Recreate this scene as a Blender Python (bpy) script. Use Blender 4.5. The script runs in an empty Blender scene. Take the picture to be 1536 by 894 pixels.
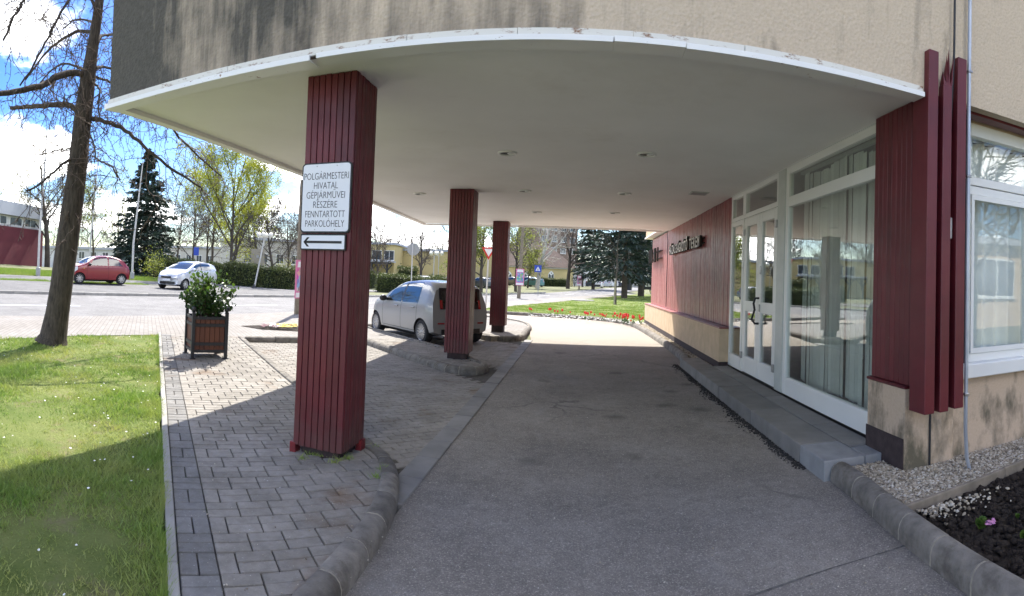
import bpy, bmesh, math, random
import numpy as np
from mathutils import Matrix, Vector
R_ = math.radians
SC = bpy.context.scene
COL = SC.collection
# ------------------------------------------------------------------ camera (a phone panorama: cylindrical lens)
F_PX, YAW, PITCH, ROLL, Y0, EYE = 807.9, 0.12444, 0.01885, -0.03697, 402.54, 1.6
def cam_rot():
    cy, sy, cp, sp, cr, sr = math.cos(YAW), math.sin(YAW), math.cos(PITCH), math.sin(PITCH), math.cos(ROLL), math.sin(ROLL)
    rz = np.array([[cy,-sy,0],[sy,cy,0],[0,0,1]]); rx = np.array([[1,0,0],[0,cp,-sp],[0,sp,cp]]); ry = np.array([[cr,0,sr],[0,1,0],[-sr,0,cr]])
    return rz @ rx @ ry
CR = cam_rot()
cam = bpy.data.cameras.new('camera'); cam_ob = bpy.data.objects.new('camera', cam); COL.objects.link(cam_ob); SC.camera = cam_ob
cam_ob.matrix_world = Matrix(((CR[0,0],CR[0,2],-CR[0,1],0),(CR[1,0],CR[1,2],-CR[1,1],0),(CR[2,0],CR[2,2],-CR[2,1],EYE),(0,0,0,1)))
cam.type = 'PANO'; cam.panorama_type = 'CENTRAL_CYLINDRICAL'
cam.central_cylindrical_range_u_min = -768/F_PX; cam.central_cylindrical_range_u_max = 768/F_PX
cam.central_cylindrical_range_v_min = (Y0-894)/F_PX; cam.central_cylindrical_range_v_max = Y0/F_PX
cam.central_cylindrical_radius = 1.0
cam.clip_start = 0.05; cam.clip_end = 3000
# ------------------------------------------------------------------ sky, sun, exposure
SUN = Vector((-0.31, 0.80, 1.0)).normalized()
world = bpy.data.worlds.new('World'); SC.world = world; world.use_nodes = True
def build_world():
    nt = world.node_tree; n = nt.nodes; l = nt.links; n.clear()
    out = n.new('ShaderNodeOutputWorld'); mix = n.new('ShaderNodeMixShader')
    sky = n.new('ShaderNodeTexSky'); sky.sky_type = 'NISHITA'; sky.sun_disc = False
    sky.sun_elevation = math.asin(SUN.z); sky.sun_rotation = math.atan2(SUN.x, SUN.y)
    sky.air_density = 1.0; sky.dust_density = 0.6; sky.ozone_density = 2.5
    b1 = n.new('ShaderNodeBackground'); b1.inputs[1].default_value = 0.05
    hs = n.new('ShaderNodeHueSaturation'); hs.inputs['Saturation'].default_value = 1.45; hs.inputs['Hue'].default_value = 0.515
    l.new(sky.outputs[0], hs.inputs['Color']); l.new(hs.outputs[0], b1.inputs[0])
    tc = n.new('ShaderNodeTexCoord'); sep = n.new('ShaderNodeSeparateXYZ'); l.new(tc.outputs['Generated'], sep.inputs[0])
    mx = n.new('ShaderNodeMath'); mx.operation = 'MAXIMUM'; l.new(sep.outputs[2], mx.inputs[0]); mx.inputs[1].default_value = 0.0
    ad = n.new('ShaderNodeMath'); ad.operation = 'ADD'; l.new(mx.outputs[0], ad.inputs[0]); ad.inputs[1].default_value = 0.28
    dx = n.new('ShaderNodeMath'); dx.operation = 'DIVIDE'; l.new(sep.outputs[0], dx.inputs[0]); l.new(ad.outputs[0], dx.inputs[1])
    dy = n.new('ShaderNodeMath'); dy.operation = 'DIVIDE'; l.new(sep.outputs[1], dy.inputs[0]); l.new(ad.outputs[0], dy.inputs[1])
    cb = n.new('ShaderNodeCombineXYZ'); l.new(dx.outputs[0], cb.inputs[0]); l.new(dy.outputs[0], cb.inputs[1]); cb.inputs[2].default_value = 8.3
    nz = n.new('ShaderNodeTexNoise'); nz.inputs['Scale'].default_value = 1.55; nz.inputs['Detail'].default_value = 9; nz.inputs['Roughness'].default_value = 0.56; nz.inputs['Distortion'].default_value = 0.25
    l.new(cb.outputs[0], nz.inputs['Vector'])
    rp = n.new('ShaderNodeValToRGB'); rp.color_ramp.elements[0].position = 0.52; rp.color_ramp.elements[1].position = 0.615
    rp.color_ramp.interpolation = 'EASE'
    l.new(nz.outputs[0], rp.inputs[0])
    cr = n.new('ShaderNodeValToRGB'); cr.color_ramp.elements[0].position = 0.55; cr.color_ramp.elements[0].color = (1.0,0.985,0.95,1)
    cr.color_ramp.elements[1].position = 0.78; cr.color_ramp.elements[1].color = (0.66,0.67,0.71,1)
    l.new(nz.outputs[0], cr.inputs[0])
    b2 = n.new('ShaderNodeBackground'); b2.inputs[1].default_value = 1.3; l.new(cr.outputs[0], b2.inputs[0])
    l.new(rp.outputs[0], mix.inputs[0]); l.new(b1.outputs[0], mix.inputs[1]); l.new(b2.outputs[0], mix.inputs[2]); l.new(mix.outputs[0], out.inputs[0])
build_world()
sun = bpy.data.lights.new('sun', 'SUN'); sun.energy = 2.15; sun.angle = R_(0.5); sun.color = (1.0, 0.955, 0.88)
sun_ob = bpy.data.objects.new('sun', sun); COL.objects.link(sun_ob); sun_ob.rotation_euler = SUN.to_track_quat('Z', 'Y').to_euler(); sun_ob.location = (-10, 30, 40)
vs = SC.view_settings; vs.view_transform = 'Standard'; vs.look = 'None'; vs.gamma = 1.0; vs.use_curve_mapping = False; vs.exposure = 2.38
SC.cycles.max_bounces = 10; SC.cycles.diffuse_bounces = 5; SC.cycles.transparent_max_bounces = 24; SC.cycles.use_denoising = True
SC.cycles.sample_clamp_indirect = 8.0
# ------------------------------------------------------------------ pixels to places
def ray(px, py):
    th = (px-768)/F_PX; v = (Y0-py)/F_PX
    return CR @ np.array([math.sin(th), math.cos(th), v])
def hit(px, py, axis, val):
    r = ray(px, py); o = (0, 0, EYE)[axis]; t = (val-o)/r[axis]
    return Vector((r[0]*t, r[1]*t, EYE+r[2]*t))
def hz(px, py, z=0.0): return hit(px, py, 2, z)
def at(px, py, dist):
    r = ray(px, py); t = dist/math.hypot(r[0], r[1]); return Vector((r[0]*t, r[1]*t, EYE+r[2]*t))
def ss(a, b, x):
    t = np.clip((np.asarray(x, float)-a)/(b-a), 0, 1); return t*t*(3-2*t)
# the street runs along RT, the land rises gently on its far side
RP = np.array([-13.2, 4.0]); RT = np.array([0.264, 0.9645]); RN = np.array([-0.9645, 0.264])
def ut(x, y):
    dx = np.asarray(x, float)-RP[0]; dy = np.asarray(y, float)-RP[1]
    return dx*RN[0]+dy*RN[1], dx*RT[0]+dy*RT[1]
def gz(x, y):
    u, t = ut(x, y); f = 1-ss(0, 45, t)
    return f*(0.40*ss(0.5, 12, u)+np.clip(0.04*(u-12), 0, 0.9)) + 0.5*ss(55, 105, y)
def xy(u, t): p = RP+RN*u+RT*t; return p[0], p[1]
def gr(px, py):
    z = 0.0
    for _ in range(60):
        p = hz(px, py, z) if ray(px, py)[2] < -1e-4 else at(px, py, 150)
        z = 0.6*z+0.4*float(gz(p.x, p.y))
    return Vector((p.x, p.y, float(gz(p.x, p.y))))
def gd(px, dist):
    p = at(px, 420, dist); return Vector((p.x, p.y, float(gz(p.x, p.y))))
# ------------------------------------------------------------------ object helpers
def wt(o):
    v = Vector((0, 0, 0))
    while o: v += o.location; o = o.parent
    return v
def link(o, parent=None, world_coords=True):
    COL.objects.link(o)
    if parent is not None:
        o.parent = parent
        if world_coords: o.location = o.location - wt(parent)
    return o
def tag(o, label=None, cat=None, group=None, kind=None):
    if label: o['label'] = label
    if cat: o['category'] = cat
    if group: o['group'] = group
    if kind: o['kind'] = kind
    return o
def thing(name, label, cat, loc=(0, 0, 0), rz=0.0, group=None):
    o = bpy.data.objects.new(name, None); o.empty_display_size = 0.2; COL.objects.link(o); o.location = loc; o.rotation_euler = (0, 0, rz)
    return tag(o, label, cat, group)
def copy_tree(o, parent=None):
    c = o.copy(); COL.objects.link(c); c.parent = parent
    for ch in list(o.children): copy_tree(ch, c)
    return c
class MB:
    def __init__(s): s.v = []; s.f = []
    def add(s, vs, fs):
        b = len(s.v); s.v += [tuple(p) for p in vs]; s.f += [tuple(i+b for i in f) for f in fs]; return s
    def box(s, x0, x1, y0, y1, z0, z1):
        return s.add([(x0,y0,z0),(x1,y0,z0),(x1,y1,z0),(x0,y1,z0),(x0,y0,z1),(x1,y0,z1),(x1,y1,z1),(x0,y1,z1)],
              [(0,3,2,1),(4,5,6,7),(0,1,5,4),(1,2,6,5),(2,3,7,6),(3,0,4,7)])
    def obox(s, c, ax, ay, az, hx, hy, hz_):
        c = Vector(c); ax, ay, az = Vector(ax).normalized()*hx, Vector(ay).normalized()*hy, Vector(az).normalized()*hz_
        v = [c+i*ax+j*ay+k*az for k in (-1,1) for i, j in ((-1,-1),(1,-1),(1,1),(-1,1))]
        return s.add(v, [(0,3,2,1),(4,5,6,7),(0,1,5,4),(1,2,6,5),(2,3,7,6),(3,0,4,7)])
    def bar(s, a, b, w, h=None, up=(0,0,1)):
        a, b = Vector(a), Vector(b); d = b-a; h = h or w
        u = Vector(up)
        if abs(d.normalized().dot(u)) > 0.98: u = Vector((1,0,0))
        sx = d.cross(u).normalized(); sz = sx.cross(d).normalized()
        return s.obox((a+b)/2, d, sx, sz, d.length/2, w/2, h/2)
    def prism(s, poly, z0, z1):
        n = len(poly); v = [(p[0],p[1],z0) for p in poly]+[(p[0],p[1],z1) for p in poly]
        return s.add(v, [tuple(range(n-1,-1,-1)), tuple(range(n,2*n))]+[(i,(i+1)%n,n+(i+1)%n,n+i) for i in range(n)])
    def tube(s, pts, rad, n=8, cap=True):
        pts = [Vector(p) for p in pts]; m = len(pts)
        if not hasattr(rad, '__len__'): rad = [rad]*m
        d0 = (pts[1]-pts[0]).normalized(); u = Vector((0,0,1)) if abs(d0.z) < 0.9 else Vector((1,0,0))
        vs = []
        for i, p in enumerate(pts):
            d = (pts[min(i+1,m-1)]-pts[max(i-1,0)]).normalized()
            a = d.cross(u).normalized(); u = a.cross(d).normalized()
            for k in range(n):
                t = 2*math.pi*k/n; vs.append(p+(a*math.cos(t)+u*math.sin(t))*rad[i])
        fs = [(i*n+k, i*n+(k+1)%n, (i+1)*n+(k+1)%n, (i+1)*n+k) for i in range(m-1) for k in range(n)]
        if cap: fs += [tuple(range(n-1,-1,-1)), tuple((m-1)*n+k for k in range(n))]
        return s.add(vs, fs)
    def lathe(s, prof, n=16, c=(0,0,0), axis='z'):
        vs = []; m = len(prof)
        for r, h in prof:
            for k in range(n):
                t = 2*math.pi*k/n; a, b = r*math.cos(t), r*math.sin(t)
                vs.append({'z':(c[0]+a,c[1]+b,c[2]+h),'y':(c[0]+a,c[1]+h,c[2]+b),'x':(c[0]+h,c[1]+a,c[2]+b)}[axis])
        fs = [(i*n+k, i*n+(k+1)%n, (i+1)*n+(k+1)%n, (i+1)*n+k) for i in range(m-1) for k in range(n)]
        fs += [tuple(range(n-1,-1,-1)), tuple((m-1)*n+k for k in range(n))]
        return s.add(vs, fs)
    def grid(s, fn, nu, nv, close_v=False):
        vs = [fn(i/nu, j/nv) for i in range(nu+1) for j in range(nv+1)]
        return s.add(vs, [(i*(nv+1)+j, (i+1)*(nv+1)+j, (i+1)*(nv+1)+j+1, i*(nv+1)+j+1) for i in range(nu) for j in range(nv)])
    def mesh(s, name, smooth=False, bevel=0, seg=1):
        me = bpy.data.meshes.new(name)
        me.from_pydata([tuple(p) for p in s.v], [], s.f)
        bm = bmesh.new(); bm.from_mesh(me)
        bmesh.ops.recalc_face_normals(bm, faces=bm.faces)
        if bevel:
            bmesh.ops.bevel(bm, geom=[e for e in bm.edges if e.is_manifold and e.calc_face_angle(0) > 0.5], offset=bevel, segments=seg, profile=0.6, affect='EDGES', clamp_overlap=True)
        bm.to_mesh(me); bm.free()
        if smooth:
            me.polygons.foreach_set('use_smooth', [True]*len(me.polygons))
            if smooth != 'all':
                try: me.set_sharp_from_angle(angle=R_(38))
                except Exception: pass
        return me
    def build(s, name, m, parent=None, smooth=False, bevel=0, seg=1, wc=True):
        me = s.mesh(name, smooth, bevel, seg); me.materials.append(m)
        o = bpy.data.objects.new(name, me); return link(o, parent, wc)
def fast_mesh(name, verts, faces, m, smooth=False):
    verts = np.asarray(verts, np.float32); faces = np.asarray(faces, np.int32); k = faces.shape[1]
    me = bpy.data.meshes.new(name); me.vertices.add(len(verts)); me.vertices.foreach_set('co', verts.ravel())
    me.loops.add(faces.size); me.loops.foreach_set('vertex_index', faces.ravel())
    me.polygons.add(len(faces)); me.polygons.foreach_set('loop_start', np.arange(0, faces.size, k, dtype=np.int32))
    if smooth: me.polygons.foreach_set('use_smooth', np.ones(len(faces), bool))
    me.update(calc_edges=True); me.validate(); me.materials.append(m)
    return me
def obj(name, me, parent=None, wc=True, loc=(0,0,0)):
    o = bpy.data.objects.new(name, me); o.location = loc; return link(o, parent, wc)
# ------------------------------------------------------------------ materials
class NT:
    def __init__(s, name):
        s.m = bpy.data.materials.new(name); s.m.use_nodes = True; s.t = s.m.node_tree; s.n = s.t.nodes; s.l = s.t.links
        s.p = s.n['Principled BSDF']; s.out = s.n['Material Output']
        s.geo = s.n.new('ShaderNodeNewGeometry'); s.pos = s.geo.outputs['Position']
    def set(s, i, v):
        if hasattr(v, 'is_linked') or hasattr(v, 'links'): s.l.new(v, i)
        else: i.default_value = v
    def mapping(s, scale=(1,1,1), rot=(0,0,0), vec=None):
        m = s.n.new('ShaderNodeMapping'); s.l.new(vec or s.pos, m.inputs[0]); m.inputs['Scale'].default_value = scale; m.inputs['Rotation'].default_value = rot; return m.outputs[0]
    def noise(s, scale, detail=4, rough=0.55, vec=None, dist=0):
        n = s.n.new('ShaderNodeTexNoise'); s.l.new(vec or s.pos, n.inputs['Vector']); n.inputs['Scale'].default_value = scale
        n.inputs['Detail'].default_value = detail; n.inputs['Roughness'].default_value = rough; n.inputs['Distortion'].default_value = dist; return n.outputs[0]
    def voro(s, scale, vec=None, out='Distance', feature='F1'):
        n = s.n.new('ShaderNodeTexVoronoi'); s.l.new(vec or s.pos, n.inputs['Vector']); n.inputs['Scale'].default_value = scale; n.feature = feature; return n.outputs[out]
    def ramp(s, fac, a, b, c0=(0,0,0,1), c1=(1,1,1,1)):
        r = s.n.new('ShaderNodeValToRGB'); e = r.color_ramp.elements; e[0].position = a; e[1].position = b; e[0].color = c0; e[1].color = c1; s.l.new(fac, r.inputs[0]); return r.outputs[0]
    def mix(s, fac, a, b, mode='MIX'):
        m = s.n.new('ShaderNodeMix'); m.data_type = 'RGBA'; m.blend_type = mode
        s.set(m.inputs[0], fac); s.set(m.inputs[6], a if hasattr(a,'links') else (*a[:3],1)); s.set(m.inputs[7], b if hasattr(b,'links') else (*b[:3],1)); return m.outputs[2]
    def math(s, op, a, b=0.0, clamp=False):
        m = s.n.new('ShaderNodeMath'); m.operation = op; m.use_clamp = clamp; s.set(m.inputs[0], a); s.set(m.inputs[1], b); return m.outputs[0]
    def xyz(s): 
        m = s.n.new('ShaderNodeSeparateXYZ'); s.l.new(s.pos, m.inputs[0]); return m.outputs
    def rnd(s):
        o = s.n.new('ShaderNodeObjectInfo'); return s.math('FRACT', s.math('ADD', o.outputs['Random'], s.geo.outputs['Random Per Island']))
    def col(s, v): s.set(s.p.inputs['Base Color'], v if hasattr(v,'links') else (*v[:3],1))
    def bump(s, h, strength=0.3, dist=0.01):
        b = s.n.new('ShaderNodeBump'); b.inputs['Strength'].default_value = strength; b.inputs['Distance'].default_value = dist; s.l.new(h, b.inputs['Height']); s.l.new(b.outputs[0], s.p.inputs['Normal'])
    def fin(s, rough=0.8, metal=0.0, spec=0.5):
        s.set(s.p.inputs['Roughness'], rough); s.p.inputs['Metallic'].default_value = metal; s.p.inputs['Specular IOR Level'].default_value = spec; return s.m
def var(c, k): return tuple(min(1, max(0, x*k)) for x in c)
def simple(name, c, rough=0.7, metal=0.0, spec=0.5, scale=6.0, amt=0.18, bump=0.0, bscale=60, rnd=0.0, dirt=None):
    t = NT(name); base = t.mix(t.ramp(t.noise(scale, 5), 0.3, 0.7), var(c, 1-amt), var(c, 1+amt))
    if rnd:
        base = t.mix(t.math('MULTIPLY', t.rnd(), 1.0), t.mix(1.0, base, (1-rnd,)*3, 'MULTIPLY'), t.mix(1.0, base, (1+rnd*0.6,)*3, 'MULTIPLY'))
    if dirt: base = t.mix(t.ramp(t.noise(dirt[0], 6, 0.7), dirt[1], dirt[1]+0.15), base, dirt[2])
    t.col(base)
    if bump: t.bump(t.noise(bscale, 4, 0.6), bump, 0.01)
    return t.fin(rough, metal, spec)
M = {}
def materials():
    # stained render of the upper floor: grey algae towards the exposed left corner, streaks below the sill line
    t = NT('stained_render'); X = t.xyz()
    str_ = t.noise(1.0, 6, 0.62, t.mapping((7, 7, 0.7))); blot = t.noise(0.9, 5, 0.6)
    grad = t.ramp(t.math('MULTIPLY', t.math('ADD', X[0], 4.6), 0.142), 0.0, 0.85)
    sep = t.math('SUBTRACT', t.math('ADD', t.math('MULTIPLY', str_, 0.75), t.math('MULTIPLY', blot, 0.75)), t.math('MULTIPLY', grad, 0.50))
    fac = t.ramp(sep, 0.33, 0.68)
    base = t.mix(t.noise(45, 3), (0.50,0.405,0.30), (0.64,0.535,0.41))
    c = t.mix(fac, base, t.mix(t.noise(30, 5, 0.7), (0.05,0.047,0.04), (0.15,0.138,0.117)))
    c = t.mix(t.ramp(t.noise(1.0, 5, 0.6, t.mapping((1.7,1.7,0.55))), 0.60, 0.72), c, (0.06,0.055,0.048))
    t.col(c); t.bump(t.math('ADD', t.noise(55, 5, 0.7), t.voro(38)), 0.55, 0.012); M['render'] = t.fin(0.95, 0, 0.2)
    t = NT('beige_render'); X = t.xyz()
    low = t.ramp(X[2], 0.15, 1.0, (1,1,1,1), (0,0,0,1))
    f = t.ramp(t.math('ADD', t.math('MULTIPLY', t.noise(3.5, 6, 0.65, t.mapping((1,1,0.5))), 0.9), t.math('MULTIPLY', low, 0.16)), 0.52, 0.70)
    c = t.mix(t.noise(50, 4), (0.47,0.36,0.255), (0.61,0.48,0.355)); c = t.mix(f, c, (0.13,0.115,0.08))
    t.col(c); t.bump(t.noise(70, 5, 0.7), 0.4, 0.01); M['beige'] = t.fin(0.93, 0, 0.2)
    M['beige_clean'] = simple('beige_render_clean', (0.58,0.445,0.30), 0.92, spec=0.2, scale=4, amt=0.12, bump=0.3, bscale=70)
    t = NT('soffit_paint'); b = t.mix(t.ramp(t.noise(0.8, 5), 0.35, 0.7), (0.79,0.775,0.745), (0.86,0.845,0.82)); b = t.mix(t.math('MULTIPLY', t.ramp(t.noise(0.55, 7, 0.7), 0.56, 0.72), 0.22), b, (0.50,0.45,0.37)); t.col(b); t.bump(t.noise(3, 4), 0.15, 0.03); M['soffit'] = t.fin(0.75, 0, 0.3)
    t = NT('white_trim'); r = t.noise(9, 6, 0.72, t.mapping((1.2,1,4)))
    t.col(t.mix(t.ramp(r, 0.64, 0.70), t.mix(t.noise(3), (0.74,0.74,0.73), (0.82,0.82,0.80)), (0.20,0.085,0.035))); M['trim'] = t.fin(0.45)
    t = NT('rusty_trim'); r = t.noise(9, 6, 0.72, t.mapping((1.0,1,2.5)))
    t.col(t.mix(t.ramp(r, 0.55, 0.66), (0.70,0.68,0.62), (0.24,0.13,0.07))); M['rusty'] = t.fin(0.7)
    # dark red paint on boards: satin, worn and slightly different from board to board
    def red(name, c, rough, pale_end=False):
        t = NT(name); k = t.rnd()
        g = t.noise(1.0, 5, 0.6, t.mapping((55,55,2.2)))
        b = t.mix(k, var(c,0.82), var(c,1.18)); b = t.mix(t.ramp(g, 0.3, 0.8), b, t.mix(1.0, b, (1.18,1.15,1.15), 'MULTIPLY'))
        b = t.mix(t.ramp(t.noise(1.6, 5, 0.65), 0.42, 0.70), b, t.mix(1.0, b, (0.66,0.66,0.70), 'MULTIPLY')); b = t.mix(t.ramp(t.noise(26, 5, 0.75), 0.70, 0.72), b, (0.36,0.27,0.25)); b = t.mix(t.ramp(t.noise(31, 4, 0.7, t.mapping((1,1,0.4))), 0.715, 0.73), b, (0.02,0.008,0.008))
        if pale_end: b = t.mix(t.math('MULTIPLY', t.ramp(t.math('ADD', t.math('MULTIPLY', t.math('SUBTRACT', t.xyz()[1], 11.0), 0.14), t.math('MULTIPLY', t.noise(1.5, 4), 0.25)), 0.25, 0.95), 0.9), b, (0.46,0.19,0.18))  # paler pink far end: weathered paint plus sunlit brightness put into the colour
        b = t.mix(t.math('MULTIPLY', t.ramp(t.math('ADD', t.math('MULTIPLY', t.xyz()[2], -1.1), t.math('MULTIPLY', t.noise(7, 6, 0.7), 1.2)), 0.02, 0.55), 0.55), b, (0.085,0.06,0.05))
        t.col(b); t.bump(g, 0.12, 0.004); M[name] = t.fin(t.ramp(t.noise(6,4), 0.3, 0.8, (rough-.08,)*3+(1,), (rough+.12,)*3+(1,)), 0, 0.5)
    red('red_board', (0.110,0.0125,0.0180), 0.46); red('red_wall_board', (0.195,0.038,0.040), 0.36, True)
    M['red_block'] = simple('red_block', (0.15,0.013,0.016), 0.5, amt=0.25, scale=20)
    M['plinth'] = simple('plinth_dark', (0.045,0.03,0.03), 0.85, amt=0.3, scale=12, bump=0.3)
    M['black_gap'] = simple('dark_gap', (0.012,0.010,0.010), 0.9)
    M['pvc'] = simple('white_pvc', (0.76,0.77,0.74), 0.35, amt=0.03, scale=2)
    M['alu'] = simple('painted_aluminium', (0.52,0.55,0.52), 0.4, amt=0.06)
    M['steel'] = simple('steel', (0.42,0.42,0.42), 0.35, 0.9)
    M['black'] = simple('black_metal', (0.018,0.019,0.022), 0.5, amt=0.25, scale=14)
    M['rubber'] = simple('rubber', (0.016,0.016,0.017), 0.8, amt=0.2, scale=20)
    M['grey_metal'] = simple('grey_metal', (0.36,0.36,0.36), 0.5, 0.4, amt=0.12)
    M['zinc'] = simple('zinc_pipe', (0.42,0.45,0.50), 0.42, 0.5, amt=0.12)
    # asphalt
    def asphalt(name, c, stain):
        t = NT(name); b = t.mix(t.ramp(t.noise(1.1, 7, 0.65), 0.32, 0.68), var(c,0.78), var(c,1.22)); b = t.mix(t.ramp(t.noise(11, 6, 0.7), 0.35, 0.7), b, t.mix(1.0, b, (0.72,0.72,0.73), 'MULTIPLY'))
        ag = t.noise(95, 4, 0.75); b = t.mix(t.ramp(ag, 0.55, 0.66), b, var(c,1.9)); b = t.mix(t.ramp(ag, 0.32, 0.43, (1,1,1,1), (0,0,0,1)), b, var(c,0.40))
        if stain:
            b = t.mix(t.ramp(t.noise(42, 4, 0.75), 0.66, 0.69), b, (0.60,0.58,0.54))                                                # pale chips in the surface
            wob = t.n.new('ShaderNodeTexNoise'); t.l.new(t.pos, wob.inputs['Vector']); wob.inputs['Scale'].default_value = 3.0; wob.inputs['Detail'].default_value = 6
            pw = t.mix(0.10, t.pos, wob.outputs['Color'], 'ADD')
            b = t.mix(t.math('MULTIPLY', t.ramp(t.voro(1.15, t.mix(0.25, t.pos, wob.outputs['Color'], 'ADD')), 0.05, 0.20, (1,1,1,1), (0,0,0,1)), 0.62), b, var(c,0.30))      # drips of oil
            b = t.mix(t.math('MULTIPLY', t.ramp(t.noise(0.8, 8, 0.72, t.mapping((1,0.55,1), (0,0,0.35))), 0.56, 0.72), 0.6), b, (0.30,0.29,0.275))                          # dust
            ck = t.ramp(t.voro(0.42, t.mix(0.45, t.pos, wob.outputs['Color'], 'ADD'), feature='DISTANCE_TO_EDGE'), 0.004, 0.012, (1,1,1,1), (0,0,0,1))
            b = t.mix(t.math('MULTIPLY', t.math('MULTIPLY', ck, t.ramp(t.noise(0.55, 3), 0.48, 0.58)), 0.6), b, var(c,0.3))                                                 # cracks
            Y = t.xyz()[1]; b = t.mix(t.math('MULTIPLY', t.ramp(t.math('ADD', t.math('MULTIPLY', t.math('SUBTRACT', Y, 9.0), 0.11), t.math('MULTIPLY', t.noise(1.2, 6, 0.65), 0.35)), 0.45, 0.85), 0.85), b, t.mix(t.noise(60, 4, 0.7), (0.27,0.235,0.19), (0.40,0.36,0.305)))   # paler, sandier towards the street: sunlit brightness put into the colour
        t.col(b); t.bump(t.math('ADD', ag, t.noise(210, 3, 0.6)), 0.8, 0.008); M[name] = t.fin(0.9, 0, 0.3)
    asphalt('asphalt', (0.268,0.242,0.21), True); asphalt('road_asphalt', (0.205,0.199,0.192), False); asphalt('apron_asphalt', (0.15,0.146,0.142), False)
    def paver(name, c, c2):
        t = NT(name); k = t.rnd(); b = t.mix(k, c, c2)
        b = t.mix(t.ramp(t.noise(2.2, 7, 0.68), 0.35, 0.70), b, t.mix(1.0, b, (0.62,0.61,0.58), 'MULTIPLY')); b = t.mix(t.ramp(t.noise(17, 6, 0.7), 0.40, 0.68), b, t.mix(1.0, b, (0.78,0.77,0.75), 'MULTIPLY'))
        b = t.mix(t.ramp(t.noise(1.1, 5, 0.62), 0.58, 0.72), b, t.mix(1.0, b, (0.86,0.62,0.45), 'MULTIPLY'))
        b = t.mix(t.ramp(t.noise(90, 4, 0.7), 0.62, 0.75), b, (0.52,0.51,0.49)); b = t.mix(t.ramp(t.noise(24, 3, 0.6), 0.735, 0.75), b, (0.68,0.67,0.64))
        t.col(b); t.bump(t.noise(160, 4, 0.65), 0.35, 0.005); M[name] = t.fin(0.86, 0, 0.35)
    paver('paver', (0.285,0.262,0.228), (0.34,0.313,0.275)); paver('paver_blue', (0.205,0.198,0.186), (0.25,0.242,0.228))
    M['joint'] = simple('joint_sand', (0.075,0.066,0.052), 0.95, amt=0.4, scale=30, bump=0.5, dirt=(2.5, 0.58, (0.05,0.085,0.025)))
    t = NT('far_paving'); br = t.n.new('ShaderNodeTexBrick'); t.l.new(t.mapping((1,1,1), (0,0,R_(44))), br.inputs['Vector']); br.inputs['Scale'].default_value = 5.0
    br.inputs['Color1'].default_value = (0.245,0.228,0.208,1); br.inputs['Color2'].default_value = (0.29,0.272,0.25,1); br.inputs['Mortar'].default_value = (0.13,0.118,0.10,1); br.inputs['Mortar Size'].default_value = 0.025
    br.inputs['Brick Width'].default_value = 1.0; br.inputs['Row Height'].default_value = 0.5
    t.col(t.mix(t.ramp(t.noise(0.8,5), 0.3, 0.75), br.outputs['Color'], t.mix(1.0, br.outputs['Color'], (0.8,0.77,0.73), 'MULTIPLY'))); M['far_paving'] = t.fin(0.9, 0, 0.3)
    M['kerb'] = simple('kerb_concrete', (0.18,0.163,0.138), 0.9, amt=0.38, scale=9, bump=0.9, bscale=70, rnd=0.22, dirt=(3.0, 0.54, (0.085,0.07,0.052)))
    M['mortar'] = simple('mortar', (0.30,0.27,0.21), 0.95, amt=0.25, scale=25, bump=0.4)
    M['edging'] = simple('edging_concrete', (0.32,0.305,0.275), 0.9, amt=0.15, scale=4, bump=0.4, bscale=90, rnd=0.12, dirt=(2.0, 0.62, (0.2,0.13,0.08)))
    M['slab'] = simple('stone_slab', (0.20,0.192,0.178), 0.75, amt=0.2, scale=3, bump=0.25, bscale=80, rnd=0.15, dirt=(4.0, 0.62, (0.12,0.11,0.10)))
    M['slab_blue'] = simple('blue_concrete', (0.255,0.262,0.265), 0.8, amt=0.15, scale=5, bump=0.3, bscale=80)
    t = NT('lawn_soil'); b = t.mix(t.ramp(t.noise(1.6, 5, 0.6), 0.35, 0.68), (0.15,0.20,0.05), (0.27,0.29,0.10)); b = t.mix(t.ramp(t.noise(2.4, 7, 0.72), 0.54, 0.68), b, (0.27,0.225,0.13))
    t.col(t.mix(t.noise(70, 4, 0.7), b, t.mix(1.0, b, (0.5,0.55,0.45), 'MULTIPLY'))); t.bump(t.noise(60, 5, 0.7), 0.8, 0.03); M['lawn'] = t.fin(0.95, 0, 0.15)
    def leafm(name, a, b, c=None, rough=0.55, trans=0.25):
        t = NT(name); k = t.geo.outputs['Random Per Island']; x = t.mix(k, a, b)
        if c: x = t.mix(t.ramp(t.noise(1.2, 4), 0.42, 0.66), x, c)
        t.col(x); m = t.fin(rough, 0, 0.35)
        if trans:
            tr = t.n.new('ShaderNodeBsdfTranslucent'); t.l.new(t.mix(1.0, x, (1.25,1.3,0.8), 'MULTIPLY'), tr.inputs[0]); mx = t.n.new('ShaderNodeMixShader'); mx.inputs[0].default_value = trans
            t.l.new(t.p.outputs[0], mx.inputs[1]); t.l.new(tr.outputs[0], mx.inputs[2]); t.l.new(mx.outputs[0], t.out.inputs[0])
        M[name] = m
    leafm('grass', (0.10,0.195,0.03), (0.28,0.375,0.09), (0.37,0.385,0.14), 0.5, 0.3)
    leafm('far_grass', (0.12,0.21,0.03), (0.22,0.31,0.06), (0.22,0.27,0.07), 0.55, 0.3)
    leafm('spruce', (0.010,0.022,0.014), (0.032,0.055,0.038), (0.042,0.066,0.053), 0.6, 0.08)
    leafm('spring_leaf', (0.17,0.21,0.035), (0.32,0.34,0.07), None, 0.5, 0.35)
    leafm('willow_leaf', (0.26,0.29,0.035), (0.42,0.42,0.075), None, 0.5, 0.4)
    leafm('bud_leaf', (0.24,0.24,0.08), (0.36,0.35,0.12), None, 0.6, 0.3)
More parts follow.
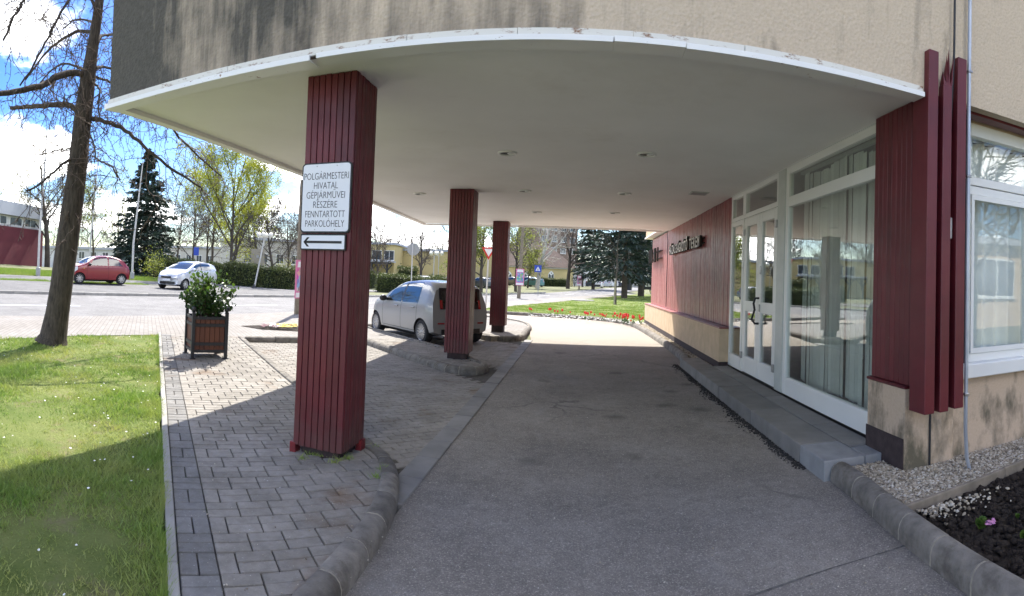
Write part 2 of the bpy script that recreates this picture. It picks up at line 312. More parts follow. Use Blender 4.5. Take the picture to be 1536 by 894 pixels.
    leafm('hedge_leaf', (0.045,0.065,0.016), (0.13,0.16,0.045), (0.085,0.095,0.03), 0.5, 0.15)
    leafm('shrub_leaf', (0.018,0.048,0.014), (0.055,0.105,0.024), None, 0.45, 0.15)
    leafm('shrub_leaf_young', (0.05,0.105,0.02), (0.10,0.165,0.03), None, 0.45, 0.25)
    M['hedge_core'] = simple('hedge_core', (0.018,0.026,0.010), 0.95)
    t = NT('bark'); g = t.noise(1.0, 6, 0.65, t.mapping((26,26,5)))
    t.col(t.mix(t.ramp(g, 0.3, 0.7), (0.035,0.029,0.023), (0.125,0.103,0.08))); t.bump(g, 1.0, 0.03); M['bark'] = t.fin(0.95, 0, 0.2)
    M['twig'] = simple('twig', (0.105,0.075,0.055), 0.9, amt=0.3, scale=9)
    M['far_bark'] = simple('far_bark', (0.07,0.058,0.048), 0.95, amt=0.35, scale=2)
    M['far_twig'] = simple('far_twig', (0.085,0.068,0.058), 0.95, amt=0.3, scale=2)
    M['pale_bark'] = simple('pale_bark', (0.42,0.40,0.36), 0.9, amt=0.3, scale=3)
    t = NT('soil'); c = t.mix(t.noise(35, 6, 0.7), (0.018,0.014,0.011), (0.075,0.058,0.045)); t.col(c); t.bump(t.noise(28, 6, 0.7), 1.0, 0.05); M['soil'] = t.fin(0.95, 0, 0.2)
    t = NT('gravel'); k = t.geo.outputs['Random Per Island']; r = t.n.new('ShaderNodeValToRGB'); t.l.new(k, r.inputs[0]); e = r.color_ramp.elements
    e[0].color = (0.15,0.12,0.085,1); e[1].color = (0.60,0.55,0.46,1); x = e.new(0.3); x.color = (0.31,0.26,0.185,1); x = e.new(0.65); x.color = (0.43,0.375,0.285,1)
    t.col(r.outputs[0]); M['gravel'] = t.fin(0.85, 0, 0.3)
    M['gravel_base'] = simple('gravel_base', (0.30,0.27,0.22), 0.95, amt=0.5, scale=40, bump=0.8)
    M['crumb'] = simple('asphalt_crumbs', (0.030,0.028,0.026), 0.95, amt=0.5, scale=30)
    # glass: clear pane with a mirror-like coat
    def glass(name, tint, f0, k=1.0):
        t = NT(name); t.n.remove(t.p)
        tr = t.n.new('ShaderNodeBsdfTransparent'); tr.inputs[0].default_value = (*tint,1); gl = t.n.new('ShaderNodeBsdfGlossy'); gl.inputs['Roughness'].default_value = 0.004; gl.inputs[0].default_value = (1,1,1,1)
        bp = t.n.new('ShaderNodeBump'); bp.inputs['Strength'].default_value = 0.025; bp.inputs['Distance'].default_value = 0.05; t.l.new(t.noise(1.7, 2), bp.inputs['Height']); t.l.new(bp.outputs[0], gl.inputs['Normal'])
        lw = t.n.new('ShaderNodeLayerWeight'); mx = t.n.new('ShaderNodeMixShader'); f = t.math('MULTIPLY', t.math('POWER', lw.outputs['Facing'], 3.6), (1-f0)*k)
        t.l.new(t.math('ADD', f, f0, True), mx.inputs[0]); t.l.new(tr.outputs[0], mx.inputs[1]); t.l.new(gl.outputs[0], mx.inputs[2]); t.l.new(mx.outputs[0], t.out.inputs[0]); M[name] = t.m
    glass('pane', (0.90,0.93,0.91), 0.10); glass('window_pane', (0.94,0.96,0.95), 0.07, 0.55); glass('car_glass', (0.22,0.25,0.25), 0.10)
    M['far_glass'] = simple('far_glass', (0.05,0.06,0.07), 0.12, spec=0.8)
    M['blind'] = simple('blind_fabric', (0.76,0.79,0.76), 0.9, amt=0.05, rnd=0.14)
    M['curtain'] = simple('sheer_curtain', (0.78,0.80,0.79), 0.95, amt=0.05)
    M['room'] = simple('room_wall', (0.22,0.215,0.20), 0.9, amt=0.05); M['room_floor'] = simple('room_floor', (0.05,0.045,0.04), 0.5)
    t = NT('letter_face'); t.col((0.78,0.77,0.73)); M['letter'] = t.fin(0.5); M['letter_side'] = simple('letter_side', (0.030,0.026,0.024), 0.7)
    M['sign_white'] = simple('sign_white', (0.72,0.735,0.77), 0.4, amt=0.02); M['sign_black'] = simple('sign_black', (0.012,0.012,0.013), 0.5)
    M['sign_blue'] = simple('sign_blue', (0.02,0.06,0.38), 0.4, amt=0.03); M['sign_red'] = simple('sign_red', (0.55,0.035,0.03), 0.4, amt=0.03); M['sign_back'] = simple('sign_back', (0.33,0.34,0.34), 0.5, 0.3, amt=0.08)
    M['pole'] = simple('pole_paint', (0.50,0.49,0.46), 0.6, amt=0.1); M['wood_pole'] = simple('weathered_wood', (0.21,0.175,0.13), 0.95, amt=0.3, scale=8)
    t = NT('planter_slat'); g = t.noise(1.0, 5, 0.6, t.mapping((50,50,5))); t.col(t.mix(t.math('MULTIPLY', t.rnd(), 0.8), t.mix(g, (0.065,0.020,0.011), (0.13,0.042,0.021)), t.mix(g, (0.09,0.028,0.015), (0.17,0.058,0.028)))); M['slat'] = t.fin(0.6)
    def paint(name, c, metal=0.35, rough=0.32):
        t = NT(name); t.col(c); t.p.inputs['Coat Weight'].default_value = 0.7; t.p.inputs['Coat Roughness'].default_value = 0.06; M[name] = t.fin(rough, metal, 0.5)
    paint('silver_paint', (0.29,0.29,0.285), 0.12, 0.38); paint('red_paint', (0.21,0.006,0.014), 0.1); paint('pale_silver_paint', (0.52,0.54,0.57), 0.3); paint('white_paint', (0.74,0.74,0.74), 0.0); paint('dark_paint', (0.03,0.035,0.045), 0.3); paint('teal_paint', (0.05,0.16,0.17), 0.3); paint('grey_paint', (0.20,0.21,0.22), 0.4)
    M['car_black'] = simple('car_black_plastic', (0.014,0.014,0.015), 0.35, amt=0.1); M['arch'] = simple('wheel_arch_dark', (0.008,0.008,0.008), 0.95)
    M['rim'] = simple('rim_alloy', (0.50,0.50,0.50), 0.3, 0.6, amt=0.05)
    t = NT('tail_lamp'); t.col((0.30,0.012,0.012)); t.p.inputs['Coat Weight'].default_value = 1; M['tail_lamp'] = t.fin(0.15); t = NT('head_lamp'); t.col((0.62,0.62,0.58)); t.p.inputs['Coat Weight'].default_value = 1; M['head_lamp'] = t.fin(0.12)
    M['yellow_wall'] = simple('yellow_render', (0.56,0.46,0.235), 0.95, amt=0.1, scale=0.4, spec=0.2); M['white_wall'] = simple('white_render', (0.62,0.62,0.60), 0.9, amt=0.06, scale=0.5, spec=0.2); M['grey_panel'] = simple('grey_panel', (0.40,0.42,0.46), 0.8, amt=0.05, scale=0.5)
    M['brick_red'] = simple('dark_red_render', (0.115,0.02,0.028), 0.9, amt=0.1, scale=1); M['roof'] = simple('brown_roof', (0.105,0.072,0.056), 0.95, amt=0.25, scale=1.5, bump=0.3, bscale=5); M['dark_wood'] = simple('dark_wood', (0.025,0.025,0.03), 0.7)
    M['block_wall'] = simple('block_render', (0.20,0.145,0.115), 0.95, amt=0.12, scale=0.4); M['pale_wall'] = simple('pale_render', (0.47,0.45,0.40), 0.9, amt=0.08, scale=0.4)
    M['globe'] = simple('lamp_globe', (0.72,0.70,0.62), 0.3, amt=0.04)
    M['tulip_red'] = simple('tulip_red', (0.62,0.03,0.012), 0.5, amt=0.2, scale=30); M['tulip_leaf'] = simple('tulip_leaf', (0.06,0.14,0.04), 0.5)
    M['petal_white'] = simple('petal_white', (0.75,0.75,0.70), 0.7); M['petal_yellow'] = simple('petal_yellow', (0.70,0.48,0.02), 0.7); M['petal_pink'] = simple('petal_pink', (0.48,0.20,0.36), 0.7); M['petal_dark'] = simple('petal_dark', (0.12,0.012,0.03), 0.7)
    # posters: printed picture in flat colour patches
    for nm, seed in (('poster', 3.0), ('poster_two', 9.0)):
        t = NT(nm); n = t.n.new('ShaderNodeTexVoronoi'); t.l.new(t.mapping((5,5,4)), n.inputs['Vector']); n.inputs['Scale'].default_value = 1.6; n.inputs['Randomness'].default_value = 1
        h = t.n.new('ShaderNodeHueSaturation'); h.inputs['Saturation'].default_value = 1.1; h.inputs['Value'].default_value = 0.7; t.l.new(n.outputs['Color'], h.inputs['Color'])
        t.col(t.mix(0.35, h.outputs[0], (0.55,0.14,0.28) if nm == 'poster' else (0.05,0.35,0.5))); M[nm] = t.fin(0.6)
    M['poster_pink'] = simple('poster_pink', (0.62,0.18,0.33), 0.6, amt=0.1, scale=12); M['poster_white'] = simple('poster_white', (0.74,0.73,0.74), 0.6, amt=0.05); M['poster_blue'] = simple('poster_blue', (0.05,0.30,0.55), 0.6, amt=0.1)
materials()

M['far_ground'] = simple('far_ground', (0.17,0.175,0.10), 0.95, amt=0.25, scale=0.3, spec=0.15)
M['tar'] = simple('tar', (0.13,0.122,0.11), 0.9, amt=0.5, scale=25)
# ================================================================== the office building with its carriage porch
B = thing('office_building', 'beige office building with upper floor overhanging the driveway on dark red boarded columns', 'building', (2.67, 4.0, 0.0))
ZS = 3.2; YF = 3.45; YB = 16.0; XA, XD = -4.2, -4.78
def part(name, mb, m, parent=None, **k): return mb.build(name, M[m], parent or B, **k)
# upper floor
part('upper_wall', MB().box(XA, 9.0, YF, YF+0.10, ZS-0.004, 7.4), 'render')
part('upper_wall', MB().prism([(XA-0.001, YF+0.01), (XD, YB), (XD+0.25, YB), (XA+0.25, YF+0.25)], ZS+0.055, 7.39), 'render')
part('upper_wall', MB().box(XD, 2.68, YB-0.25, YB+0.004, ZS+0.06, 7.38), 'render')
part('upper_wall', MB().box(2.50, 9.0, YB-0.2, 20.3, ZS+0.12, 7.36), 'beige_clean')
part('flat_roof', MB().prism([(XA-0.05, YF-0.05), (9.05, YF-0.05), (9.05, 20.35), (2.45, 20.35), (2.45, YB+0.05), (XD-0.05, YB+0.05)], 7.4, 7.6), 'grey_panel')
part('soffit', MB().prism([(XA+0.03, YF+0.11), (2.70, YF+0.11), (2.70, YB-0.03), (XD+0.03, YB-0.03)], ZS, ZS+0.05), 'soffit')
part('soffit', MB().box(2.45, 9.0, YB+0.01, 20.28, ZS+0.06, ZS+0.11), 'soffit')
# metal edging in separate lengths along the front, and round the other two sides
for x0, x1, dy, dz in ((XA-0.01, -1.93, 0.0, 0.0), (-1.88, 0.17, 0.012, 0.022), (0.176, 0.64, -0.004, 0.018), (0.646, 2.52, 0.004, 0.014)):
    mb = MB(); mb.box(x0, x1, YF-0.055+dy, YF-0.04+dy, ZS-0.075+dz*0.6, ZS-0.034+dz*0.4); mb.box(x0, x1, YF-0.039+dy, YF+0.105, ZS-0.075+dz*0.6, ZS-0.068+dz*0.6)
    part('edge_trim', mb, 'trim')
for k in range(9):
    x0 = XA+k*0.75; part('drip_strip', MB().box(x0+0.002, min(x0+0.748, 2.52), YF-0.022-0.003*(k % 2), YF-0.003, ZS-0.030+0.002*(k % 3), ZS+0.024), 'rusty')
part('edge_trim', MB().prism([(XA-0.045, YF-0.03), (XD-0.045, YB+0.03), (XD+0.06, YB+0.03), (XA+0.06, YF+0.06)], ZS-0.05, ZS-0.004), 'soffit')
part('edge_trim', MB().box(XD+0.07, 2.44, YB-0.06, YB+0.03, ZS-0.05, ZS-0.006), 'soffit')
# recessed lamps, switched off, and a vent
for px, py in ((761,229),(970,231),(630,290),(787,286),(937,290),(805,318),(922,319)):
    p = hz(px, py, ZS); mb = MB(); mb.lathe([(0.125,-0.001),(0.125,-0.014),(0.112,-0.022),(0.096,-0.018),(0.094,-0.001)], 20, (p.x,p.y,ZS))
    r = part('downlight', mb, 'pvc', smooth=True)
    MB().lathe([(0.092,-0.0035),(0.092,-0.0045)], 20, (p.x,p.y,ZS)).build('reflector', M['black'], r)
    MB().lathe([(0.035,-0.005),(0.046,-0.012),(0.026,-0.022)], 10, (p.x+0.042,p.y,ZS)).build('bulb', M['pvc'], r, smooth=True)
p = hz(1048, 289.5, ZS); g_ = part('ceiling_vent', MB().box(p.x-0.16, p.x+0.16, p.y-0.16, p.y+0.16, ZS-0.014, ZS-0.001), 'alu', bevel=0.004)
for k in range(7): MB().box(p.x-0.13, p.x+0.13, p.y-0.12+k*0.036, p.y-0.10+k*0.036, ZS-0.018, ZS-0.013).build('slat', M['grey_metal'], g_)
# ------------------------------------------------------------------ boards
def board_mesh(w, h, d, bev=0.006):
    mb = MB(); mb.box(-w/2, w/2, -d, 0, 0, h); return mb.mesh('board', False, bev)
def boards(parent, a, b, z0, z1, n, m, depth=0.02, jit=0.0, seed=1):
    """n upright boards side by side from a to b, outward side on the right of a->b"""
    rng = random.Random(seed); a, b = Vector((a[0],a[1],0)), Vector((b[0],b[1],0)); d = (b-a); L = d.length; w = L/n
    me = board_mesh(w-0.006, z1-z0, depth, 0.0035); me.materials.append(M[m]); ang = math.atan2(d.y, d.x)
    for i in range(n):
        o = bpy.data.objects.new('plank', me); p = a+d*((i+0.5)/n); out = Vector((d.y, -d.x, 0)).normalized()*rng.uniform(0, jit)
        o.location = (p.x+out.x, p.y+out.y, z0+rng.uniform(-jit, jit)); o.rotation_euler = (0, 0, ang); link(o, parent)
def column(x, y, w, zb, zplinth, seed, blocks=False):
    c = part('column', MB().box(x+0.026, x+w-0.026, y+0.026, y+w-0.026, zb+0.02, ZS-0.001), 'black_gap')
    MB().box(x+0.055, x+w-0.055, y+0.055, y+w-0.055, zplinth-0.06, zb+0.06).build('plinth', M['plinth'], c)
    n = 8
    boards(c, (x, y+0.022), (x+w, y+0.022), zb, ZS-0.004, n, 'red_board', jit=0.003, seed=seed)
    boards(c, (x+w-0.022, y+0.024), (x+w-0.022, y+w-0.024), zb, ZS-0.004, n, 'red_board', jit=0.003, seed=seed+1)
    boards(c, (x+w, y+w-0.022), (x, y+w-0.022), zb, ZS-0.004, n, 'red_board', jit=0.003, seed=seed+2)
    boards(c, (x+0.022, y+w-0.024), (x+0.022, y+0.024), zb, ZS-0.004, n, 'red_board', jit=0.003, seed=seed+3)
    if blocks:
        for bx, by in ((x-0.03, y+0.0), (x+w-0.035, y+w-0.10)): MB().box(bx, bx+0.055, by, by+0.09, zplinth, zb+0.02).build('corner_block', M['red_block'], c, bevel=0.004)
    return c
column(-2.20, 3.86, 0.447, 0.165, 0.085, 1, True); column(-2.385, 9.53, 0.45, 0.21, 0.12, 7); column(-2.45, 14.90, 0.443, 0.27, 0.12, 13)
# ------------------------------------------------------------------ entrance front (faces -X)
XW = 2.67
def pane(parent, y0, y1, z0, z1, m='pane'): return MB().box(XW+0.028, XW+0.040, y0, y1, z0, z1).build('pane', M[m], parent)
def frame(name, y0, y1, z0, z1, s, bars=(), m='pvc', x0=0.0, d=0.075, rb=None):
    """frame of four rails (s wide) butted together, with cross rails (zc, h)"""
    rb = rb or s; mb = MB(); mb.box(XW+x0, XW+x0+d, y0, y0+s, z0, z1); mb.box(XW+x0, XW+x0+d, y1-s, y1, z0, z1)
    mb.box(XW+x0+0.001, XW+x0+d-0.001, y0+s, y1-s, z0, z0+rb); mb.box(XW+x0+0.001, XW+x0+d-0.001, y0+s, y1-s, z1-s, z1)
    for zc, h in bars: mb.box(XW+x0+0.001, XW+x0+d-0.001, y0+s, y1-s, zc, zc+h)
    return part(name, mb, m, bevel=0.004)
ZD = 0.20
w_ = frame('shop_window', 4.30, 6.66, ZD, 3.19, 0.09, ((2.66, 0.13),), rb=0.22)
pane(w_, 4.39, 6.57, ZD+0.22, 2.66); pane(w_, 4.39, 6.57, 2.79, 3.10)
part('window_post', MB().box(XW-0.01, XW+0.10, 6.665, 6.93, ZD, 3.19), 'alu', bevel=0.004)
tr = frame('transom_window', 6.935, 8.50, 2.72, 3.19, 0.07); pane(tr, 7.005, 8.43, 2.79, 3.12)
tr = frame('transom_window', 8.505, 9.26, 2.72, 3.19, 0.07); pane(tr, 8.575, 9.19, 2.79, 3.12)
sl = frame('side_window', 8.505, 9.26, ZD, 2.715, 0.08, rb=0.22); pane(sl, 8.585, 9.18, ZD+0.22, 2.635)
dr = part('entrance_door', MB().box(XW+0.010, XW+0.095, 6.937, 6.975, ZD, 2.715).box(XW+0.010, XW+0.095, 8.465, 8.50, ZD, 2.715).box(XW+0.011, XW+0.094, 6.97, 8.47, 2.703, 2.7145), 'pvc')
for y0, y1 in ((6.98, 7.715), (7.725, 8.46)):
    mb = MB(); s = 0.115; X0, X1 = XW+0.004, XW+0.075; z1 = 2.70
    mb.box(X0, X1, y0, y0+s, ZD+0.015, z1); mb.box(X0, X1, y1-s, y1, ZD+0.015, z1)
    for za, zb in ((ZD+0.015, ZD+0.27), (1.20, 1.36), (z1-0.13, z1)): mb.box(X0+0.001, X1-0.001, y0+s, y1-s, za, zb)
    lf = mb.build('door_leaf', M['pvc'], dr, bevel=0.005)
    pane(dr, y0+s, y1-s, ZD+0.27, 1.20); pane(dr, y0+s, y1-s, 1.36, z1-0.13)
for y in (6.975, 8.462):
    for z in (0.42, 2.42): MB().box(XW-0.03, XW+0.003, y-0.035, y+0.03, z, z+0.11).build('hinge', M['steel'], dr, bevel=0.008)
MB().tube([(XW+0.0,7.66,1.42),(XW-0.06,7.66,1.42),(XW-0.07,7.70,1.34),(XW-0.085,7.60,1.25),(XW-0.07,7.78,1.10),(XW-0.06,7.66,1.04),(XW+0.0,7.66,1.04)], 0.017, 8).build('door_handle', M['black'], dr, smooth=True)
MB().box(XW-0.012, XW+0.003, 7.59, 7.63, 1.78, 1.90).build('lock', M['steel'], dr, bevel=0.004); MB().box(XW-0.014, XW+0.003, 7.60, 7.64, 1.22, 1.33).build('lock', M['steel'], dr, bevel=0.004)
part('head_rail', MB().box(XW-0.012, XW+0.11, 4.28, 9.28, 3.192, 3.199), 'pvc')
# rooms behind the glass
part('room_wall', MB().box(6.4, 6.5, 4.1, 9.4, 0.15, 3.3), 'room'); part('room_wall', MB().box(2.80, 6.39, 9.30, 9.38, 0.15, 3.3), 'room'); part('room_wall', MB().box(2.95, 6.39, 4.12, 4.20, 0.15, 3.3), 'room')
part('room_floor', MB().box(2.75, 6.39, 4.21, 9.29, 0.10, ZD-0.004), 'room_floor'); part('room_ceiling', MB().box(2.75, 6.39, 4.21, 9.29, 3.22, 3.29), 'room')
# vertical blind in the big window: loose hanging strips
vb = thing('vertical_blind', 'pale grey vertical strip blind hanging inside the big entrance window', 'blind', (2.9, 5.5, 0.2))
MB().box(2.86, 2.90, 4.36, 6.62, 3.11, 3.15).build('head_rail', M['alu'], vb)
rng = random.Random(5)
sm = MB().box(-0.0012, 0.0012, -0.060, 0.060, 0.0, 2.72).mesh('blind_slat'); sm.materials.append(M['blind'])
y = 4.42; k = 0
while y < 6.56:
    o = bpy.data.objects.new('slat', sm); o.location = (2.885+rng.uniform(-0.012, 0.012), y, 0.36+rng.uniform(-0.015, 0.015)+0.03*math.sin(y*5)); o.rotation_euler = (rng.uniform(-0.01, 0.01), 0, R_(rng.uniform(-11, 8)-2)); link(o, vb); y += 0.105+rng.uniform(-0.008, 0.008); k += 1
# ------------------------------------------------------------------ boarded wall further along, on a low rendered wall
rw = part('boarded_wall', MB().box(XW+0.04, XW+0.30, 9.28, 19.7, 0.80, 3.19), 'black_gap')
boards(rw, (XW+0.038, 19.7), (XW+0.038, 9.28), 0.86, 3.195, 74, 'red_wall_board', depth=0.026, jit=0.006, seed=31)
part('wall_end', MB().box(XW+0.02, 6.0, 19.705, 19.75, 0.8, ZS+0.06), 'beige_clean')
lw = part('low_wall', MB().box(2.50, XW+0.039, 9.265, 20.0, 0.24, 0.83), 'beige_clean', bevel=0.006)
MB().box(2.487, XW+0.037, 9.25, 20.01, 0.831, 0.852).build('coping', M['red_wall_board'], lw)
MB().box(2.495, XW+0.03, 9.258, 20.0, -0.02, 0.239).build('dark_base', M['plinth'], lw)
part('wall_cable', MB().tube([(XW+0.008, 16.4, 3.18),(XW+0.002, 16.2, 2.9),(XW+0.002, 16.2, 0.9)], 0.012, 6), 'black')
# raised letters of the wall sign
def text_mesh(s, size, ext=0.0, sx=1.0, bold=0.0):
    cu = bpy.data.curves.new('text', 'FONT'); cu.body = s; cu.size = size; cu.extrude = ext; cu.offset = bold; cu.align_x = 'CENTER'; cu.resolution_u = 4
    o = bpy.data.objects.new('text', cu); COL.objects.link(o); dg = bpy.context.evaluated_depsgraph_get(); dg.update()
    me = bpy.data.meshes.new_from_object(o.evaluated_get(dg)); bpy.data.objects.remove(o); bpy.data.curves.remove(cu)
    if sx != 1.0: me.transform(Matrix.Diagonal((sx, 1, 1, 1)))
    return me
ws = thing('wall_lettering', 'row of raised dark metal letters with pale faces on the boarded red wall', 'lettering', (XW-0.05, 13.2, 2.5))
word = 'HÁZASSÁGKÖTŐ TEREM'
yy = 15.25; step = (15.25-11.35)/(len(word)-0.2)
for ch in word:
    if ch != ' ':
        me = text_mesh(ch, 0.34, 0.035, 0.82, 0.008); me.materials.clear(); me.materials.append(M['letter_side']); me.materials.append(M['letter'])
        for p in me.polygons: p.material_index = 1 if p.normal.z > 0.9 else 0
        o = bpy.data.objects.new('letter', me); o.rotation_euler = (R_(90), 0, R_(-90)); o.location = (XW-0.062, yy, 2.44); link(o, ws)
    yy -= step
MB().box(XW-0.018, XW+0.011, 11.30, 15.4, 2.50, 2.53).build('rail', M['black'], ws); MB().box(XW-0.018, XW+0.011, 11.30, 15.4, 2.60, 2.63).build('rail', M['black'], ws)
ws2 = thing('wall_letter_bars', 'cluster of thin dark slanting metal bars standing out from the sunlit red wall', 'emblem', (XW-0.1, 18.4, 2.5))  # plain bars stand in for a group of illegible letters
for y0, y1 in ((19.5,19.2),(19.2,18.9),(18.9,18.6),(18.6,18.6),(18.1,18.1),(18.1,17.8),(17.8,17.8),(17.3,17.3)):
    MB().bar((XW-0.14, y0, 2.78), (XW-0.14, y1, 2.32), 0.03, 0.05, (1,0,0)).build('bar', M['letter_side'], ws2)
for z in (2.42, 2.66): MB().box(XW-0.09, XW+0.01, 17.2, 19.5, z, z+0.02).build('rail', M['black'], ws2)
# ------------------------------------------------------------------ the pier by the entrance with its fins
YP = 3.72
pr = part('pier', MB().box(2.632, 3.28, YP+0.02, 4.285, 0.80, 3.19).box(2.632, 2.70, 3.605, YP+0.02, 0.80, 3.18), 'black_gap')
boards(pr, (2.628, 4.28), (2.628, 3.61), 0.80, 3.195, 9, 'red_board', depth=0.026, jit=0.003, seed=51)
pp = part('pier_base', MB().box(2.57, 3.10, YP-0.03, 4.29, 0.03, 0.77), 'beige', bevel=0.012, seg=2); 
MB().box(2.560, 3.09, YP-0.04, 4.30, 0.771, 0.797).build('coping', M['red_board'], pp, bevel=0.006)
MB().box(2.562, 2.5695, YP-0.024, 4.297, 0.02, 0.36).build('dark_base', M['plinth'], pp)
for k, (x0, x1, z0, z1, yb) in enumerate(((2.548, 2.648, 0.62, 3.53, 3.60), (2.700, 2.792, 0.62, 3.28, YP+0.0), (2.852, 2.950, 0.63, 3.55, YP+0.0))):
    f = part('fin', MB().box(x0, x1, 3.385, yb, z0, z1), 'red_board', bevel=0.006)
    if k == 1:   # the middle fin is split and frayed at its top
        mb = MB(); r2 = random.Random(4)
        for j in range(7):
            bx = x0+0.006+j*0.0125; h = r2.uniform(0.05, 0.30) if j != 4 else 0.32
            mb.add([(bx,3.39,3.28),(bx+0.013,3.39,3.28),(bx+0.013,3.45,3.28),(bx,3.45,3.28),(bx+0.006+r2.uniform(-.02,.03),3.41+r2.uniform(-.03,.02),3.28+h)], [(0,1,4),(1,2,4),(2,3,4),(3,0,4),(3,2,1,0)])
        mb.build('splinters', M['red_board'], f)
part('lightning_cable', MB().tube([(2.822,3.40,7.0),(2.822,3.405,3.6),(2.822,3.44,3.0),(2.824,3.60,0.75),(2.824,3.672,0.55),(2.826,3.674,0.05)], 0.010, 6), 'black')
part('cable_clamp', MB().box(2.808, 2.840, 3.42, 3.452, 2.02, 2.20), 'steel', bevel=0.006)
cd = part('conduit', MB().tube([(2.985,3.40,7.0),(2.988,3.40,0.80),(2.99,3.405,0.45),(3.03,3.43,0.20),(3.06,3.40,0.02)], 0.0165, 8), 'zinc', smooth=True)
for z in (3.45, 2.55, 0.72): MB().box(2.965, 3.010, 3.378, 3.43, z, z+0.022).build('pipe_clip', M['steel'], cd, bevel=0.003)
# ------------------------------------------------------------------ wall right of the pier, with a white window
YR = 3.74
part('lower_wall', MB().box(3.101, 9.0, YR, YR+0.25, 0.02, 0.80), 'beige')
part('wall_return', MB().box(2.96, 3.26, YR+0.002, YR+0.24, 0.801, ZS+0.05), 'red_board')
part('lintel_board', MB().box(2.93, 9.0, YF+0.26, YR+0.2, ZS+0.07, ZS+0.16), 'red_board'); part('lintel_board', MB().box(2.96, 9.0, YF+0.12, YF+0.25, ZS-0.02, ZS+0.055), 'red_board')
XL = 3.265
ww = part('front_window', MB().box(XL, XL+0.075, YR+0.02, YR+0.11, 0.93, 3.18).box(XL+0.076, 6.0, YR+0.021, YR+0.109, 0.93, 1.01).box(XL+0.076, 6.0, YR+0.021, YR+0.109, 3.06, 3.18).box(XL+0.076, 6.0, YR+0.021, YR+0.109, 2.50, 2.58)
    .box(XL+0.076, 6.0, YR+0.021, YR+0.109, 2.59, 2.67).box(4.12, 4.20, YR+0.023, YR+0.107, 1.011, 2.499), 'pvc', bevel=0.004)
MB().box(XL+0.076, 6.0, YR+0.055, YR+0.068, 1.012, 2.498).build('pane', M['window_pane'], ww); MB().box(XL+0.076, 6.0, YR+0.055, YR+0.068, 2.672, 3.058).build('pane', M['window_pane'], ww)
MB().box(XL+0.08, 4.115, YR+0.008, YR+0.020, 1.012, 1.06).build('sash', M['pvc'], ww); MB().box(XL+0.08, XL+0.115, YR+0.009, YR+0.021, 1.061, 2.45).build('sash', M['pvc'], ww); MB().box(XL+0.08, 4.115, YR+0.008, YR+0.020, 2.451, 2.498).build('sash', M['pvc'], ww)
part('window_sill', MB().box(XL-0.09, 9.0, YR-0.09, YR+0.10, 0.802, 0.93), 'pvc', bevel=0.008)
part('room_wall', MB().box(6.51, 9.0, 6.6, 6.68, 0.1, 3.29), 'room'); part('window_head', MB().box(3.262, 9.0, YR+0.022, YR+0.16, 3.181, 3.262), 'beige'); part('upper_floor', MB().box(2.72, 8.9, YF+0.27, 15.7, 3.365, 3.45), 'room'); part('room_wall', MB().box(8.85, 8.95, YR+0.26, 6.59, 0.1, 3.29), 'room'); part('room_floor', MB().box(2.98, 8.84, YR+0.26, 4.11, 0.03, 0.09), 'room_floor')
cu_ = thing('sheer_curtain', 'white sheer curtain hanging in folds behind the front window', 'curtain', (4.2, YR+0.25, 1.0))
mb = MB(); mb.grid(lambda u, v: (XL+0.1+u*2.5, YR+0.25+0.045*math.sin(u*2.5*34+0.7*math.sin(u*9))+0.018*math.sin(u*71), 0.98+v*2.1), 190, 1); mb.build('fabric', M['curtain'], cu_, smooth='all')
MB().box(XL+0.05, 6.0, YR+0.22, YR+0.27, 3.085, 3.11).build('curtain_rail', M['pvc'], cu_)
# ------------------------------------------------------------------ signs on the first column
def plate(name, label, px0, px1, py0, py1, rnd=0.03):
    a = hit(px0, py0, 1, 3.845); b = hit(px1, py1, 1, 3.845)
    return a, b
def rrect(x0, x1, z0, z1, r, y0, y1, n=5):
    pts = []
    for cx, cz, a0 in ((x1-r,z1-r,0),(x0+r,z1-r,90),(x0+r,z0+r,180),(x1-r,z0+r,270)):
        for k in range(n+1): a = R_(a0+90*k/n); pts.append((cx+r*math.cos(a), cz+r*math.sin(a)))
    m = len(pts); mb = MB(); mb.add([(p[0],y0,p[1]) for p in pts]+[(p[0],y1,p[1]) for p in pts], [tuple(range(m)), tuple(range(2*m-1,m-1,-1))]+[(i,m+i,m+(i+1)%m,(i+1)%m) for i in range(m)]); return mb
sx0, sx1, sz0, sz1 = -2.192, -1.762, 1.915, 2.465
sg = thing('parking_sign', 'white metal sign with six lines of black lettering on the nearest red column', 'sign', ((sx0+sx1)/2, 3.845, sz0))
rrect(sx0-0.008, sx1+0.008, sz0-0.008, sz1+0.008, 0.034, 3.838, 3.857).build('backing', M['sign_black'], sg)
rrect(sx0+0.004, sx1-0.004, sz0+0.004, sz1-0.004, 0.026, 3.834, 3.8375).build('face', M['sign_white'], sg)
rows = ['POLGÁRMESTERI', 'HIVATAL', 'GÉPJÁRMŰVEI', 'RÉSZÉRE', 'FENNTARTOTT', 'PARKOLÓHELY']
wid = [0.400, 0.215, 0.345, 0.215, 0.355, 0.350]
for i, (s, wd) in enumerate(zip(rows, wid)):
    me = text_mesh(s, 0.078, 0.0006, 1.0, -0.0008); xs = [v.co.x for v in me.vertices]; me.transform(Matrix.Diagonal((wd/(max(xs)-min(xs)), 1, 1, 1))); me.materials.clear(); me.materials.append(M['sign_black'])
    xs = [v.co.x for v in me.vertices]; o = bpy.data.objects.new('lettering', me); o.rotation_euler = (R_(90), 0, 0); o.location = ((sx0+sx1)/2-(min(xs)+max(xs))/2, 3.8332, sz1-0.128-i*0.0765); link(o, sg)
for x in (sx0+0.13, sx1-0.12):
    for z in (sz0+0.018, sz1-0.022): MB().lathe([(0.005,0.0),(0.005,-0.004)], 8, (x,3.8338,z), 'y').build('screw', M['steel'], sg)
